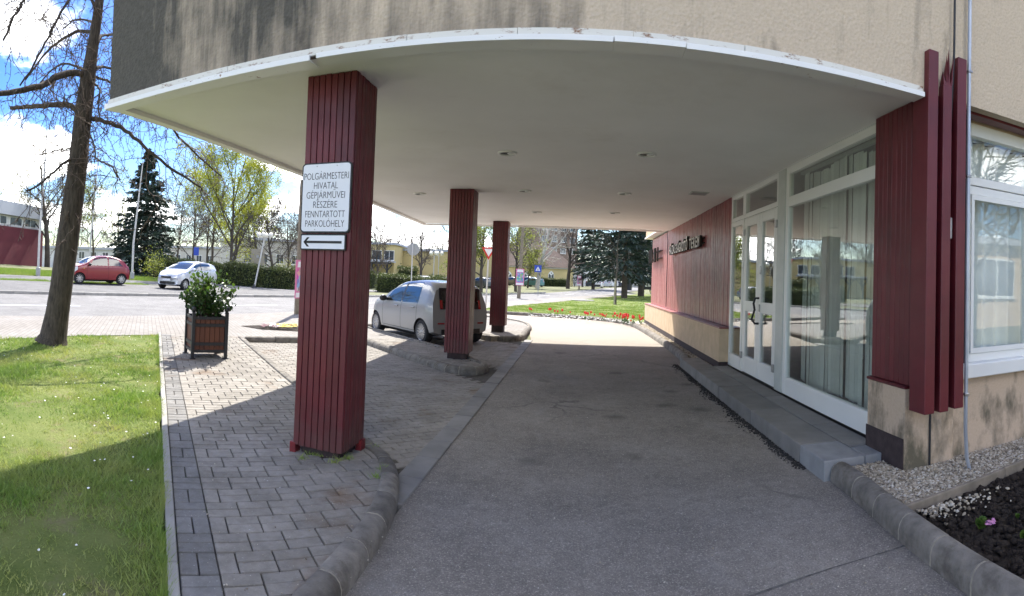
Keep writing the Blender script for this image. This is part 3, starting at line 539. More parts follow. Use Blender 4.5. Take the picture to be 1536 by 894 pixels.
ag = thing('arrow_sign', 'small white plate with a black arrow pointing left, below the lettered sign', 'sign', ((sx0+sx1)/2, 3.845, 1.77))
rrect(sx0+0.002, sx1-0.022, 1.768, 1.898, 0.008, 3.838, 3.857).build('backing', M['sign_black'], ag); rrect(sx0+0.012, sx1-0.032, 1.778, 1.886, 0.006, 3.834, 3.8375).build('face', M['sign_white'], ag)
za = 1.832
mb = MB().box(sx0+0.045, sx1-0.055, 3.8325, 3.8337, za-0.010, za+0.010)
for s in (-1, 1): mb.add([(sx0+0.03,3.8325,za),(sx0+0.052,3.8325,za),(sx0+0.085,3.8325,za+s*0.038),(sx0+0.063,3.8325,za+s*0.038)]+[(sx0+0.03,3.8337,za),(sx0+0.052,3.8337,za),(sx0+0.085,3.8337,za+s*0.038),(sx0+0.063,3.8337,za+s*0.038)], [(0,1,2,3),(4,5,6,7),(0,1,5,4),(1,2,6,5),(2,3,7,6),(3,0,4,7)])
mb.build('arrow', M['sign_black'], ag)
# ================================================================== ground
AX = np.array([-0.7071, 0.7071]); CX = np.array([0.7071, 0.7071])         # along and across the angled parking bays
def ac(a, c): p = AX*a+CX*c; return (float(p[0]), float(p[1]))
def inside(poly, x, y):
    x = np.asarray(x, float); y = np.asarray(y, float); r = np.zeros(x.shape, bool); n = len(poly)
    for i in range(n):
        x0, y0 = poly[i][:2]; x1, y1 = poly[(i+1) % n][:2]
        if y0 == y1: continue
        r ^= ((y0 > y) != (y1 > y)) & (x < (x1-x0)*(y-y0)/(y1-y0)+x0)
    return r
def structure(o): return tag(o, kind='structure')
def sheet(name, poly, z, m, depth=0.0):
    bm = bmesh.new(); vs = [bm.verts.new((p[0], p[1], z)) for p in poly]; f = bm.faces.new(vs); bmesh.ops.triangulate(bm, faces=[f]); bmesh.ops.recalc_face_normals(bm, faces=bm.faces)
    if bm.faces[:] and sum(f.normal.z for f in bm.faces) < 0: bmesh.ops.reverse_faces(bm, faces=bm.faces)
    me = bpy.data.meshes.new(name); bm.to_mesh(me); bm.free(); me.materials.append(M[m]); return structure(obj(name, me))
def slab_(name, poly, z0, z1, m): return structure(MB().prism(poly, z0, z1).build(name, M[m]))
# land: one sheet to the horizon that follows the rise beyond the street
xs = np.unique(np.concatenate([np.linspace(-900,-80,12), np.linspace(-80,60,71), np.linspace(60,900,12)])); ys = np.unique(np.concatenate([np.linspace(-900,-30,10), np.linspace(-30,120,76), np.linspace(120,1200,12)]))
gx, gy = np.meshgrid(xs, ys, indexing='ij'); gzv = gz(gx, gy)-0.05
idx = np.arange(gx.size).reshape(gx.shape); fc = np.stack([idx[:-1,:-1], idx[1:,:-1], idx[1:,1:], idx[:-1,1:]], -1).reshape(-1,4)
structure(obj('ground', fast_mesh('ground', np.stack([gx, gy, gzv], -1).reshape(-1,3), fc, M['far_ground'], True)))
def strip(name, u0, u1, t0, t1, dz, m, nu=8, nt=60, kind='structure'):
    us = np.linspace(u0, u1, nu); ts = np.linspace(t0, t1, nt); U, T = np.meshgrid(us, ts, indexing='ij')
    X = RP[0]+RN[0]*U+RT[0]*T; Y = RP[1]+RN[1]*U+RT[1]*T; Z = gz(X, Y)+dz; i = np.arange(U.size).reshape(U.shape)
    f = np.stack([i[:-1,:-1], i[:-1,1:], i[1:,1:], i[1:,:-1]], -1).reshape(-1,4); return tag(obj(name, fast_mesh(name, np.stack([X,Y,Z],-1).reshape(-1,3), f, M[m], True)), kind=kind)
strip('road', 0, 6.7, -45, 150, 0.0, 'road_asphalt', 10, 100)
strip('parking_apron', 6.85, 13.5, -45, 27, 0.03, 'apron_asphalt', 8, 50)
strip('side_road', 14.9, 18.7, -45, 22, -0.03, 'apron_asphalt', 8, 50)
strip('forecourt', 13.51, 19.5, 22.01, 40, 0.0, 'road_asphalt', 8, 20)
# kerb along the far side of the street, in separate stones
def kerbstones(parent, path, prof, seg, m='kerb', gap=0.012, mort=True, z=0.0):
    """stones swept along a path; profile is (offset to the left of travel, height)"""
    P = [Vector((p[0], p[1], p[2] if len(p) > 2 else z)) for p in path]
    # smooth resampling
    d = [0.0]
    for i in range(1, len(P)): d.append(d[-1]+(P[i]-P[i-1]).length)
    L = d[-1]
    def at_(s):
        s = min(max(s, 0), L); i = max(k for k in range(len(d)) if d[k] <= s+1e-9); i = min(i, len(P)-2)
        h = d[i+1]-d[i]; f = (s-d[i])/h; i0, i3 = max(i-1,0), min(i+2,len(P)-1); m1 = (P[i+1]-P[i0])*(h/(d[i+1]-d[i0])); m2 = (P[i3]-P[i])*(h/(d[i3]-d[i]))
        return P[i]*(2*f**3-3*f*f+1)+m1*(f**3-2*f*f+f)+P[i+1]*(3*f*f-2*f**3)+m2*(f**3-f*f)
    def sec(s, inset=0.0):
        p = at_(s); t = (at_(min(s+0.02, L))-at_(max(s-0.02, 0))).normalized(); nrm = Vector((-t.y, t.x, 0))
        return [p+nrm*(o+inset*(1 if abs(o) < 0.05 else -1 if abs(o) > 0.1 else 0)*(1 if prof[-1][0] > 0 else -1))+Vector((0,0,h-inset*(h > 0.02))) for o, h in prof]
    n = max(1, round(L/seg)); rng = random.Random(int(L*100)); k = len(prof)
    for i in range(n):
        s0, s1 = L*i/n+gap/2, L*(i+1)/n-gap/2; mb = MB(); st = [sec(s0+(s1-s0)*j/3) for j in range(4)]
        dz = Vector((0,0,rng.uniform(-0.004,0.004))); c = sum((v for v in st[0]+st[3]), Vector())/(2*k)
        vs = [v-c+dz for s in st for v in s]
        fs = [(a*k+b, (a+1)*k+b, (a+1)*k+(b+1)%k, a*k+(b+1)%k) for a in range(3) for b in range(k)]+[tuple(range(k)), tuple(range(4*k-1, 3*k-1, -1))]
        me = mb.add(vs, fs).mesh('kerbstone', True, 0.006); me.materials.append(M[m]); o = bpy.data.objects.new('kerbstone', me); o.location = c; link(o, parent)
    if mort:
        mb = MB(); ns = n*4; st = [sec(L*j/ns, 0.004) for j in range(ns+1)]; vs = [v for s in st for v in s]
        mb.add(vs, [(a*k+b, (a+1)*k+b, (a+1)*k+(b+1)%k, a*k+(b+1)%k) for a in range(ns) for b in range(k)]); mb.build('mortar', M['mortar'], parent, smooth=True)
def kerb_obj(label_name='kerb'):
    o = bpy.data.objects.new(label_name, None); o.empty_display_size = 0.2; COL.objects.link(o); return structure(o)
PROF = [(0.0,-0.05),(0.0,0.055),(0.012,0.088),(0.035,0.112),(0.065,0.124),(0.125,0.126),(0.140,0.118),(0.142,-0.05)]
fk = kerb_obj(); kerbstones(fk, [(*xy(6.7, t), float(gz(*xy(6.7, t)))) for t in np.linspace(-30, 60, 46)], [(0,-0.05),(0.0,0.10),(0.015,0.12),(0.14,0.12),(0.14,-0.05)], 1.0, 'edging', mort=False)
# lane marks
lm = bpy.data.objects.new('lane_marking', None); COL.objects.link(lm); structure(lm); lm.empty_display_size = 0.2
for t in np.arange(-33.1, 110, 9.0):
    x0, y0 = xy(3.4, t); mb = MB(); us = (3.34, 3.46); q = []
    for k in range(5):
        tt = t+3.6*k/4
        for u in us: X, Y = xy(u, tt); q.append((X, Y, float(gz(X, Y))+0.005))
    mb.add(q, [(2*k, 2*k+2, 2*k+3, 2*k+1) for k in range(4)]).build('dash', M['sign_white'], lm)
# driveway
DRIVE = [(-1.14,-9),(2.25,-9),(2.25,13.0),(2.2,15.5),(2.1,18.0),(1.93,20.15),(1.3,21.5),(0.4,22.4),(-1.3,23.1),(-2.8,23.45),(-4.35,23.72),(-6.2,24.0),(-8.05,24.6),(-9.2,20.4),(-6.0,20.6),(-3.6,20.8),(-2.45,20.0),(-1.8,18.8),(-1.5,17.6),(-1.35,15.5),(-1.14,13.7)]
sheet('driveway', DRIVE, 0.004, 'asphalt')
sheet('parking_bays', [(-1.30,3.9),(-1.30,13.9),ac(14.6,8.2),ac(14.6,5.7),ac(11.9,4.6),ac(11.9,1.9),ac(4.2,1.9)], -0.012, 'joint')
# raised pavement by the street, with the island tongues and the end by the third column
PAVE = [ac(11.62,0.16), ac(11.55,1.84), ac(11.45,4.75), ac(11.45,5.80), ac(14.35,5.82), ac(14.35,8.12), ac(11.4,8.16), (-1.95,13.62),(-1.62,13.8),(-1.50,15.0),(-1.56,17.4),(-1.90,18.75),(-2.55,19.85),(-3.65,20.62),(-6.0,20.42),(-9.3,20.2), xy(0.0,12.0), xy(0.0,4.0), xy(0,-8), xy(0,-30), (-11.5,-26.0),(-9.6,-4.0),(-9.05,1.0),(-8.85,4.8),(-8.72,6.65)]
sw = slab_('pavement', PAVE, -0.1, 0.085, 'far_paving')
slab_('pavement', [xy(0,20.9),(-6.9,24.75),(-5.0,24.1),xy(-2.5,27),xy(-2.3,60),xy(-2.2,110),xy(0,110),xy(0,60)], -0.1, 0.09, 'far_paving')
LAWN = [(-1.2,1.34), ac(11.6,0.10), (-8.75,6.65),(-8.88,4.8),(-9.1,1.0),(-9.65,-4.0),(-8,-9),(-1.2,-9)]
slab_('lawn', LAWN, -0.1, 0.075, 'lawn')
FAR_LAWN = [xy(-2.55,27.2),(-4.9,23.92),(-4.35,23.86),(-2.8,23.6),(-1.3,23.24),(0.47,22.52),(1.42,21.6),(2.05,20.3),(2.5,20.2),(9,20.4),(34,22),(44,60),(40,112),xy(-2.25,110),xy(-2.35,60)]
slab_('lawn', FAR_LAWN, -0.1, 0.085, 'lawn')
# kerbs
K1 = [(-1.06,-3.0),(-1.06,-1.0),(-1.06,1.0),(-1.06,2.4),(-1.075,2.9),(-1.12,3.3),(-1.21,3.68),(-1.33,4.0),(-1.48,4.25),(-1.72,4.47),(-1.98,4.70),ac(6.0,1.965),ac(8,1.965),ac(11.5,1.965)]
k1 = kerb_obj(); kerbstones(k1, K1, PROF, 0.36)
isl = [ac(11.3,4.63),ac(9.9,4.63),ac(8.8,4.63),(-2.52,9.07),(-2.2,8.76),(-1.92,8.62),(-1.64,8.70),(-1.50,8.98),(-1.52,9.30),(-1.72,9.58),(-2.3,10.55),ac(9.4,5.88),ac(11.3,5.88),ac(14.2,5.88)]
k2 = kerb_obj(); kerbstones(k2, isl, PROF, 0.30)
k3 = kerb_obj(); kerbstones(k3, [ac(14.3,8.08),ac(12.6,8.08),ac(11.0,8.10),(-2.5,13.95),(-2.15,13.66),(-1.80,13.60),(-1.52,13.78),(-1.40,14.3),(-1.42,15.6),(-1.47,17.4),(-1.80,18.72),(-2.5,19.85),(-3.6,20.65),(-6.0,20.45)], PROF, 0.36)
k4 = kerb_obj(); kerbstones(k4, [ac(11.42,2.0),ac(11.42,3.4),ac(11.42,4.6)], PROF, 0.6, mort=False); kerbstones(k4, [ac(14.35,5.9),ac(14.35,7.0),ac(14.35,8.0)], PROF, 0.6, mort=False)
k5 = kerb_obj(); kerbstones(k5, [(2.06,10.32),(2.17,11.2),(2.20,13.2),(2.17,15.5),(2.08,18.0),(1.90,20.1),(1.30,21.48),(0.38,22.38),(-1.3,23.08),(-2.8,23.44),(-4.35,23.70),(-5.4,23.85),(-6.9,24.4)], [(-o, h+0.02) for o, h in PROF], 0.5)
RPROF = [(0.0,-0.05),(0.0,0.07),(0.010,0.108),(0.030,0.138),(0.062,0.156),(0.100,0.160),(0.135,0.150),(0.158,0.125),(0.164,0.09),(0.164,-0.05)]
k6 = kerb_obj(); kerbstones(k6, [(1.88,-2.0),(1.885,0.0),(1.90,1.6),(1.925,2.3),(1.98,3.0),(2.05,3.70),(2.055,4.005)], [(-o, h) for o, h in RPROF], 0.37)
# edging between lawn and path
ed = kerb_obj('lawn_edging'); a = 1.68
me = MB().box(-0.4975, 0.4975, -0.027, 0.027, -0.12, 0.0).mesh('edging_stone', False, 0.006); me.materials.append(M['edging']); rng = random.Random(8)
while a < 11.5:
    x, y = ac(a+0.5, 0.145); o = bpy.data.objects.new('edging_stone', me); o.location = (x, y, 0.118+rng.uniform(-.004,.004)); o.rotation_euler = (rng.uniform(-.01,.01), rng.uniform(-.006,.006), R_(135+rng.uniform(-.4,.4))); link(o, ed); a += 1.0
# channel stones along the driveway
ch = kerb_obj('drainage_channel'); me = MB().box(-0.105, 0.105, -0.245, 0.245, -0.1, 0.0).mesh('channel_stone', False, 0.007); me.materials.append(M['slab']); y = 3.55
while y < 13.6:
    o = bpy.data.objects.new('channel_stone', me); o.location = (-1.245+rng.uniform(-.003,.003), y+0.25, 0.016+rng.uniform(-.003,.003)); o.rotation_euler = (0, rng.uniform(-.01,.01), rng.uniform(-.006,.006)); link(o, ch); y += 0.5
# ------------------------------------------------------------------ pavers, 20 x 10 cm
WALK = [ac(1.80,0.175), ac(11.6,0.175), ac(11.6,1.95), ac(4.6,1.95), (-1.72,4.46),(-1.48,4.24),(-1.33,3.99),(-1.21,3.67),(-1.12,3.3),(-1.075,2.9),(-1.06,2.4),(-1.06,1.33)]
BAY = [(-1.33,4.25),(-1.33,13.65),ac(14.3,8.1),ac(14.3,5.85),ac(11.35,4.7),ac(11.35,1.97),ac(4.35,1.97)]
ISL = [ac(11.4,4.70),(-2.55,9.19),(-2.2,8.84),(-1.92,8.70),(-1.68,8.78),(-1.58,9.0),(-1.6,9.28),(-1.78,9.52),(-2.36,10.5),ac(9.4,5.80),ac(11.4,5.80)]
slab_('path_base', [ac(1.80,0.175), ac(11.6,0.175), ac(11.6,1.86), ac(4.6,1.86), (-1.74,4.42),(-1.53,4.22),(-1.40,3.97),(-1.28,3.64),(-1.20,3.28),(-1.145,2.88),(-1.13,2.4),(-1.13,1.42)], -0.1, 0.087, 'joint'); slab_('island_base', ISL, -0.1, 0.087, 'joint')
pav = []          # (x, y, z, angle, length, width, material)
def lay(poly, z, c0, c1, a0, a1, double, shift=0.0):
    r = 0; a = a0
    while a < a1:
        off = (0.10 if ((r//2 if double else r) % 2) else 0.0)
        c = c0-0.2+off
        if double and off and True: pass
        while c < c1:
            x, y = ac(a+0.05, c+0.10); pav.append((x, y, z, R_(45), 0.20, 0.10, 'paver', poly)); c += 0.20
        a += 0.10; r += 1
# border course: pairs of bricks turned alternately, bluer than the field
a = -2.0; k = 0
while a < 11.5:
    for j in (0, 1):
        if k % 2 == 0: x, y = ac(a+0.05+0.1*j, 0.175+0.10); pav.append((x, y, 0.1, R_(45), 0.20, 0.10, 'paver_blue', WALK))
        else: x, y = ac(a+0.10, 0.175+0.05+0.1*j); pav.append((x, y, 0.1, R_(135), 0.20, 0.10, 'paver_blue', WALK))
    a += 0.2; k += 1
a = -2.0; k = 0
while a < 11.5:
    c = 0.375
    if k % 2: x, y = ac(a+0.10, c+0.05); pav.append((x, y, 0.1, R_(135), 0.20, 0.10, 'paver', WALK)); c += 0.10
    while c < 1.9:
        for j in (0, 1): x, y = ac(a+0.05+0.1*j, c+0.10); pav.append((x, y, 0.1, R_(45), 0.20, 0.10, 'paver', WALK))
        c += 0.20
    a += 0.2; k += 1
lay(BAY, 0.0, 1.97, 4.65, 3.6, 11.4, False); lay(BAY, 0.0, 5.85, 8.15, 7.4, 14.3, False); lay(ISL, 0.1, 4.70, 5.85, 6.9, 11.4, True)
rng = random.Random(77); keep = []
P = np.array([(p[0], p[1]) for p in pav])
for poly in (WALK, BAY, ISL):
    sel = [i for i, p in enumerate(pav) if p[7] is poly]; ins = inside(poly, P[sel,0], P[sel,1]); keep += [sel[i] for i in range(len(sel)) if ins[i]]
def solid_zone(x, y):  # nothing under the columns
    return (-2.15 < x < -1.80 and 3.95 < y < 4.25) or (-2.33 < x < -1.99 and 9.6 < y < 9.92)
keep = [i for i in keep if not solid_zone(pav[i][0], pav[i][1])]
keep.sort(key=lambda i: (pav[i][0]**2+pav[i][1]**2) if pav[i][1] > 1.2 else 999)
path_ob = [o for o in bpy.data.objects if o.name.startswith('path_base')][0]
pm = {}
for nm in ('paver', 'paver_blue'):
    pm[nm] = MB().box(-0.0955, 0.0955, -0.0455, 0.0455, -0.03, 0.0).mesh('paver', False, 0.004); pm[nm].materials.append(M[nm])
def clip_paver(x, y, an, L, W, lines, inset=0.130):
    c, s_ = math.cos(an), math.sin(an); poly = [(x+a*c-b*s_, y+a*s_+b*c) for a, b in ((-L/2,-W/2),(L/2,-W/2),(L/2,W/2),(-L/2,W/2))]
    cut = False
    for ln in lines:
        best = None
        for (x0, y0), (x1, y1) in zip(ln[:-1], ln[1:]):
            dx, dy = x1-x0, y1-y0; ll = dx*dx+dy*dy; t = min(1, max(0, ((x-x0)*dx+(y-y0)*dy)/ll)); qx, qy = x0+dx*t, y0+dy*t; d2 = (x-qx)**2+(y-qy)**2
            if best is None or d2 < best[0]: l_ = math.sqrt(ll); best = (d2, qx, qy, -dy/l_, dx/l_)
        if best[0] > 0.12: continue
        _, qx, qy, nx, ny = best; sd = [(px-qx)*nx+(py-qy)*ny-inset for px, py in poly]
        if min(sd) >= 0: continue
        cut = True; out = []
        for i in range(len(poly)):
            j = (i+1) % len(poly); a, b = poly[i], poly[j]; sa, sb = sd[i], sd[j]
            if sa >= 0: out.append(a)
            if (sa >= 0) != (sb >= 0): f = sa/(sa-sb); out.append((a[0]+(b[0]-a[0])*f, a[1]+(b[1]-a[1])*f))
        poly = out
        if len(poly) < 3: return True, None
    return cut, poly
KL = [[(p[0], p[1]) for p in K1], [(p[0], p[1]) for p in isl]]; cuts = []; whole = []
for i in keep:
    x, y, z, an, L, W, nm, pl_ = pav[i]
    if pl_ is BAY: whole.append(i); continue
    c_, p_ = clip_paver(x, y, an, 0.191, 0.091, KL)
    if not c_: whole.append(i)
    elif p_ and abs(sum(p_[k][0]*p_[(k+1)%len(p_)][1]-p_[(k+1)%len(p_)][0]*p_[k][1] for k in range(len(p_)))) > 0.002: cuts.append((p_, z))
keep = whole
mb = MB()
for p_, z in cuts: mb.prism(p_, z-0.03, z+rng.uniform(-.002,.002))
tag(mb.build('cut_pavers', M['paver'], path_ob), kind='stuff')
for i in keep[:300]:
    x, y, z, an, L, W, nm, _ = pav[i]; o = bpy.data.objects.new('paver', pm[nm]); o.location = (x, y, z+rng.uniform(-.0025,.0025)); o.rotation_euler = (rng.uniform(-.012,.012), rng.uniform(-.008,.008), an+rng.uniform(-.012,.012)); link(o, path_ob)
box_v = np.array([v.co[:] for v in pm['paver'].vertices]); box_f = [tuple(p.vertices) for p in pm['paver'].polygons]
for nm in ('paver', 'paver_blue'):
    V = []; Fc = []
    for i in keep[300:]:
        x, y, z, an, L, W, m_, _ = pav[i]
        if m_ != nm: continue
        an += rng.uniform(-.012,.012); c, s = math.cos(an), math.sin(an); b = len(V)*len(box_v)
        q = box_v.copy(); q[:,2] += rng.uniform(-.01,.01)*q[:,1]*2; V.append(np.stack([q[:,0]*c-q[:,1]*s+x, q[:,0]*s+q[:,1]*c+y, q[:,2]+z+rng.uniform(-.002,.002)], -1)); Fc += [tuple(v+b for v in f) for f in box_f]
    V = np.concatenate(V); me = bpy.data.meshes.new('paving_field'); me.from_pydata(V.tolist(), [], Fc); me.materials.append(M[nm]); tag(link(bpy.data.objects.new('paving_field', me), path_ob), kind='stuff')
# ------------------------------------------------------------------ entrance step of stone slabs
st = kerb_obj('entrance_step'); y = 4.02; rng = random.Random(3)
for y0, y1 in ((4.02,4.52),(4.53,5.95),(5.96,7.40),(7.41,8.85),(8.86,10.3)):
    MB().box(2.005, 2.395, y0, y1, -0.05, 0.170+rng.uniform(0,.004)).build('slab', M['slab_blue'] if y0 < 4.5 else M['slab'], st, bevel=0.012, seg=2)
for y0, y1 in ((4.30,5.1),(5.11,6.60),(6.61,8.1),(8.11,9.24)):
    MB().box(2.403, 2.668, y0, y1, -0.05, 0.176+rng.uniform(0,.004)).build('slab', M['slab'], st, bevel=0.006)
MB().box(2.401, 2.565, 4.02, 4.292, -0.05, 0.168).build('slab', M['slab_blue'], st, bevel=0.006)
# crumbled asphalt along the step
def debris(name, n, fn, size, m, label=None, cat=None, parent=None, flat=0.6, seed=1, subs=1):
    bm = bmesh.new(); bmesh.ops.create_icosphere(bm, subdivisions=subs, radius=1.0); bv = np.array([v.co[:] for v in bm.verts]); bf = np.array([[v.index for v in f.verts] for f in bm.faces]); bm.free()
    r = np.random.default_rng(seed); V = np.empty((n, len(bv), 3), np.float32)
    for i in range(n):
        x, y, z = fn(r); s = size[0]+(size[1]-size[0])*r.random()**2
        q = bv*(1+0.35*r.standard_normal((len(bv),1))*0.6)*np.array([s*(0.7+0.6*r.random()), s, s*flat]); t = r.random()*6.28; c_, s_ = math.cos(t), math.sin(t); tl = (r.random()-0.5)*0.9
        q = np.stack([q[:,0], q[:,1]*math.cos(tl)-q[:,2]*math.sin(tl), q[:,1]*math.sin(tl)+q[:,2]*math.cos(tl)], -1)
        V[i] = np.stack([q[:,0]*c_-q[:,1]*s_+x, q[:,0]*s_+q[:,1]*c_+y, q[:,2]+z], -1)
    Fc = (bf[None]+(np.arange(n)*len(bv))[:,None,None]).reshape(-1,3); o = obj(name, fast_mesh(name, V.reshape(-1,3), Fc, M[m]), parent); return tag(o, label, cat, kind='stuff')
def crumb_pos(r):
    y = 4.35+r.random()*6.2; w = 0.16*(0.5+0.5*math.sin(y*2.3)**2)*(0.55+0.45*math.sin(math.pi*(y-4.2)/6.6)); return 2.0-abs(r.normal(0, w*0.5)), y, 0.006
debris('asphalt_crumbs', 3200, crumb_pos, (0.004, 0.016), 'crumb', 'dark crumbled asphalt lying along the foot of the entrance step', 'rubble', seed=4)
debris('grit', 900, lambda r: (-1.1+3.0*r.random(), 1.2+11*r.random()**1.3, 0.006), (0.002, 0.0065), 'gravel', 'small pale grit lying scattered over the driveway', 'grit', seed=14)
debris('grit', 260, lambda r: (lambda p: (p[0], p[1], 0.103))(ac(2.4+6*r.random()**1.4, 0.25+1.4*r.random())), (0.002, 0.006), 'gravel', 'small pale grit lying scattered over the paved path', 'grit', seed=15)
sm_ = [hz(px, py, 0.0) for px, py in ((1120,898),(1160,884),(1205,868),(1250,853),(1300,838),(1345,824),(1372,815))]; mb = MB(); q = []; rg = random.Random(6)
for p in sm_: w = rg.uniform(0.004,0.011); q += [(p.x-0.004, p.y-w, 0.0075), (p.x+0.004, p.y+w, 0.0075)]
structure(mb.add(q, [(2*k, 2*k+2, 2*k+3, 2*k+1) for k in range(len(sm_)-1)]).build('tar_seam', M['tar']))
# ------------------------------------------------------------------ planting strip on the right
e0, e1 = hz(1366, 757, 0.13), hz(1536, 693, 0.13); dv = (e1-e0).normalized(); e2 = e1+dv*3
GB = [(2.09,3.98),(2.20,3.20),(e0.x,e0.y),(e2.x,e2.y),(e2.x,3.74),(2.62,3.74),(2.56,4.0)]
SB = [(1.98,-2.0),(1.99,1.4),(2.06,2.4),(2.10,2.9),(e0.x-0.02,e0.y-0.03),(e2.x,e2.y-0.03),(7.5,-2.0)]
slab_('gravel_bed', GB, -0.05, 0.095, 'gravel_base'); 
def in_poly(poly, z, x0, x1, y0, y1):
    def f(r):
        while True:
            x, y = x0+(x1-x0)*r.random(), y0+(y1-y0)*r.random()
            if inside(poly, np.array([x]), np.array([y]))[0]: return x, y, z
    return f
debris('gravel', 9500, in_poly(GB, 0.104, 2.05, 4.6, e0.y-0.1, 4.0), (0.006, 0.017), 'gravel', 'pale crushed stone gravel against the foot of the beige wall', 'gravel', flat=0.7, seed=5)
FG = [(2.33,10.33),(2.34,13.2),(2.31,15.5),(2.23,18.0),(2.06,20.05),(2.45,20.2),(2.49,20.0),(2.49,9.30),(2.40,9.32)]
slab_('gravel_bed', FG, -0.05, 0.10, 'gravel_base'); debris('gravel', 4200, in_poly(FG, 0.108, 2.0, 2.5, 9.3, 20.2), (0.010, 0.026), 'gravel', 'pale gravel strip below the long low wall', 'gravel', flat=0.7, seed=6)
bm = bmesh.new(); vs = [bm.verts.new((p[0], p[1], 0.05)) for p in SB]; f = bm.faces.new(vs); bmesh.ops.triangulate(bm, faces=[f]); bmesh.ops.subdivide_edges(bm, edges=bm.edges[:], cuts=14, use_grid_fill=True)
rr = random.Random(9)
from mathutils import noise as mnoise
for v in bm.verts: v.co.z = 0.07+0.035*mnoise.noise(v.co*4)+0.02*mnoise.noise(v.co*15)+rr.uniform(-.006,.006)
me = bpy.data.meshes.new('soil_bed'); bm.to_mesh(me); bm.free(); me.materials.append(M['soil']); structure(obj('soil_bed', me))
debris('soil_clods', 3600, in_poly(SB, 0.08, 1.98, 4.4, 1.2, e1.y), (0.006, 0.036), 'soil', 'dark crumbly soil clods in the flower bed', 'soil', seed=7, flat=0.8)
debris('gravel', 190, lambda r: (lambda p: (p[0], p[1], 0.103))((e0.x+0.02+abs(r.normal(0,0.28)), e0.y-0.05-abs(r.normal(0,0.10)))), (0.006, 0.018), 'gravel', 'white stones scattered over the dark soil near the kerb', 'gravel', seed=8, flat=0.7)
eb = thing('bed_edging', 'weathered low edging board between the gravel and the dark soil', 'edging', (e0.x, e0.y, 0.0)); MB().bar((e0.x-0.1, e0.y-0.03, 0.085), ((e0+dv*1.0).x, (e0+dv*1.0).y, 0.085), 0.035, 0.13).build('board', M['wood_pole'], eb, bevel=0.006); q0 = e0+dv*1.008; MB().bar((q0.x, q0.y+0.004, 0.088), (e2.x, e2.y, 0.088), 0.035, 0.13).build('board', M['wood_pole'], eb, bevel=0.006)
# ------------------------------------------------------------------ grass
def grass(name, poly, zb, zones, label, m, seed, hs, wsz):
    r = np.random.default_rng(seed); X = []; Y = []; D = []
    xs_ = [p[0] for p in poly]; ys_ = [p[1] for p in poly]
    for (d0, d1, dens, x0, x1, y0, y1) in zones:
        n = int(dens*(x1-x0)*(y1-y0)); x = x0+(x1-x0)*r.random(n); y = y0+(y1-y0)*r.random(n); d = np.hypot(x, y); k = inside(poly, x, y) & (d >= d0) & (d < d1); X.append(x[k]); Y.append(y[k]); D.append(np.full(k.sum(), math.sqrt(d0/3.0) if d0 > 0 else 0.8))
    X = np.concatenate(X); Y = np.concatenate(Y); D = np.concatenate(D); n = len(X)
    patch = np.array([mnoise.noise(Vector((a*0.9, b*0.9, seed))) for a, b in zip(X, Y)]); fine = np.array([mnoise.noise(Vector((a*4.5, b*4.5, seed+3))) for a, b in zip(X, Y)]); patch = patch+0.45*fine; keep_ = r.random(n) < np.clip(0.62+1.3*patch, 0.10, 1)
    X, Y, D, patch = X[keep_], Y[keep_], D[keep_], patch[keep_]; n = len(X)
    h = (hs[0]+(hs[1]-hs[0])*r.random(n)**1.8)*(1+1.1*np.clip(patch,-0.55,1)); w = wsz*(0.7+0.6*r.random(n))*np.clip(D,0.8,2.2); t = r.random(n)*6.283; ln = h*(0.3+1.0*r.random(n)); tl = r.random(n)*6.283
    b0 = np.stack([X-np.cos(t)*w, Y-np.sin(t)*w, np.full(n, zb)], -1); b1 = np.stack([X+np.cos(t)*w, Y+np.sin(t)*w, np.full(n, zb)], -1); tp = np.stack([X+np.cos(tl)*ln, Y+np.sin(tl)*ln, zb+h], -1)
    V = np.stack([b0, b1, tp], 1).reshape(-1,3); Fc = np.arange(3*n).reshape(-1,3)
    return tag(obj(name, fast_mesh(name, V, Fc, M[m])), label, 'grass', kind='stuff')
grass('grass', LAWN, 0.072, [(0,4.5,10000,-5,0,-1.5,4.2),(4.5,8,4200,-8,-2.5,-1.5,6.8),(8,14,1700,-10,-4.5,-1,8.6)], 'short patchy green lawn grass beside the paved path', 'grass', 2, (0.016,0.062), 0.0042)
grass('grass', FAR_LAWN, 0.082, [(20,34,420,-6,6,22,34),(34,62,110,-6,16,34,62)], 'bright green lawn beyond the porch along the street', 'far_grass', 3, (0.03,0.07), 0.006)
def strip_poly(u0, u1, t0, t1): return [xy(u0,t0), xy(u1,t0), xy(u1,t1), xy(u0,t1)]
for (u0,u1,t0,t1,lb) in ((13.4,14.9,-8,9.0,'narrow grass strip behind the red car'),(13.4,14.9,10.5,15.0,'narrow grass strip between the red and silver cars'),(18.8,26,-8,21,'rough green lawn in front of the far hedge and spruce')):
    r = np.random.default_rng(int(t0+50)); n = int(260*(u1-u0)*(t1-t0)); U = u0+(u1-u0)*r.random(n); T = t0+(t1-t0)*r.random(n); X = RP[0]+RN[0]*U+RT[0]*T; Y = RP[1]+RN[1]*U+RT[1]*T; Z = gz(X,Y)-0.05
    h = 0.08+0.10*r.random(n); t = r.random(n)*6.28; w = 0.016; V = np.stack([np.stack([X-np.cos(t)*w,Y-np.sin(t)*w,Z],-1), np.stack([X+np.cos(t)*w,Y+np.sin(t)*w,Z],-1), np.stack([X+0.05*r.standard_normal(n),Y+0.05*r.standard_normal(n),Z+h],-1)],1).reshape(-1,3)
    tag(obj('grass', fast_mesh('grass', V, np.arange(3*n).reshape(-1,3), M['far_grass'])), lb, 'grass', kind='stuff')
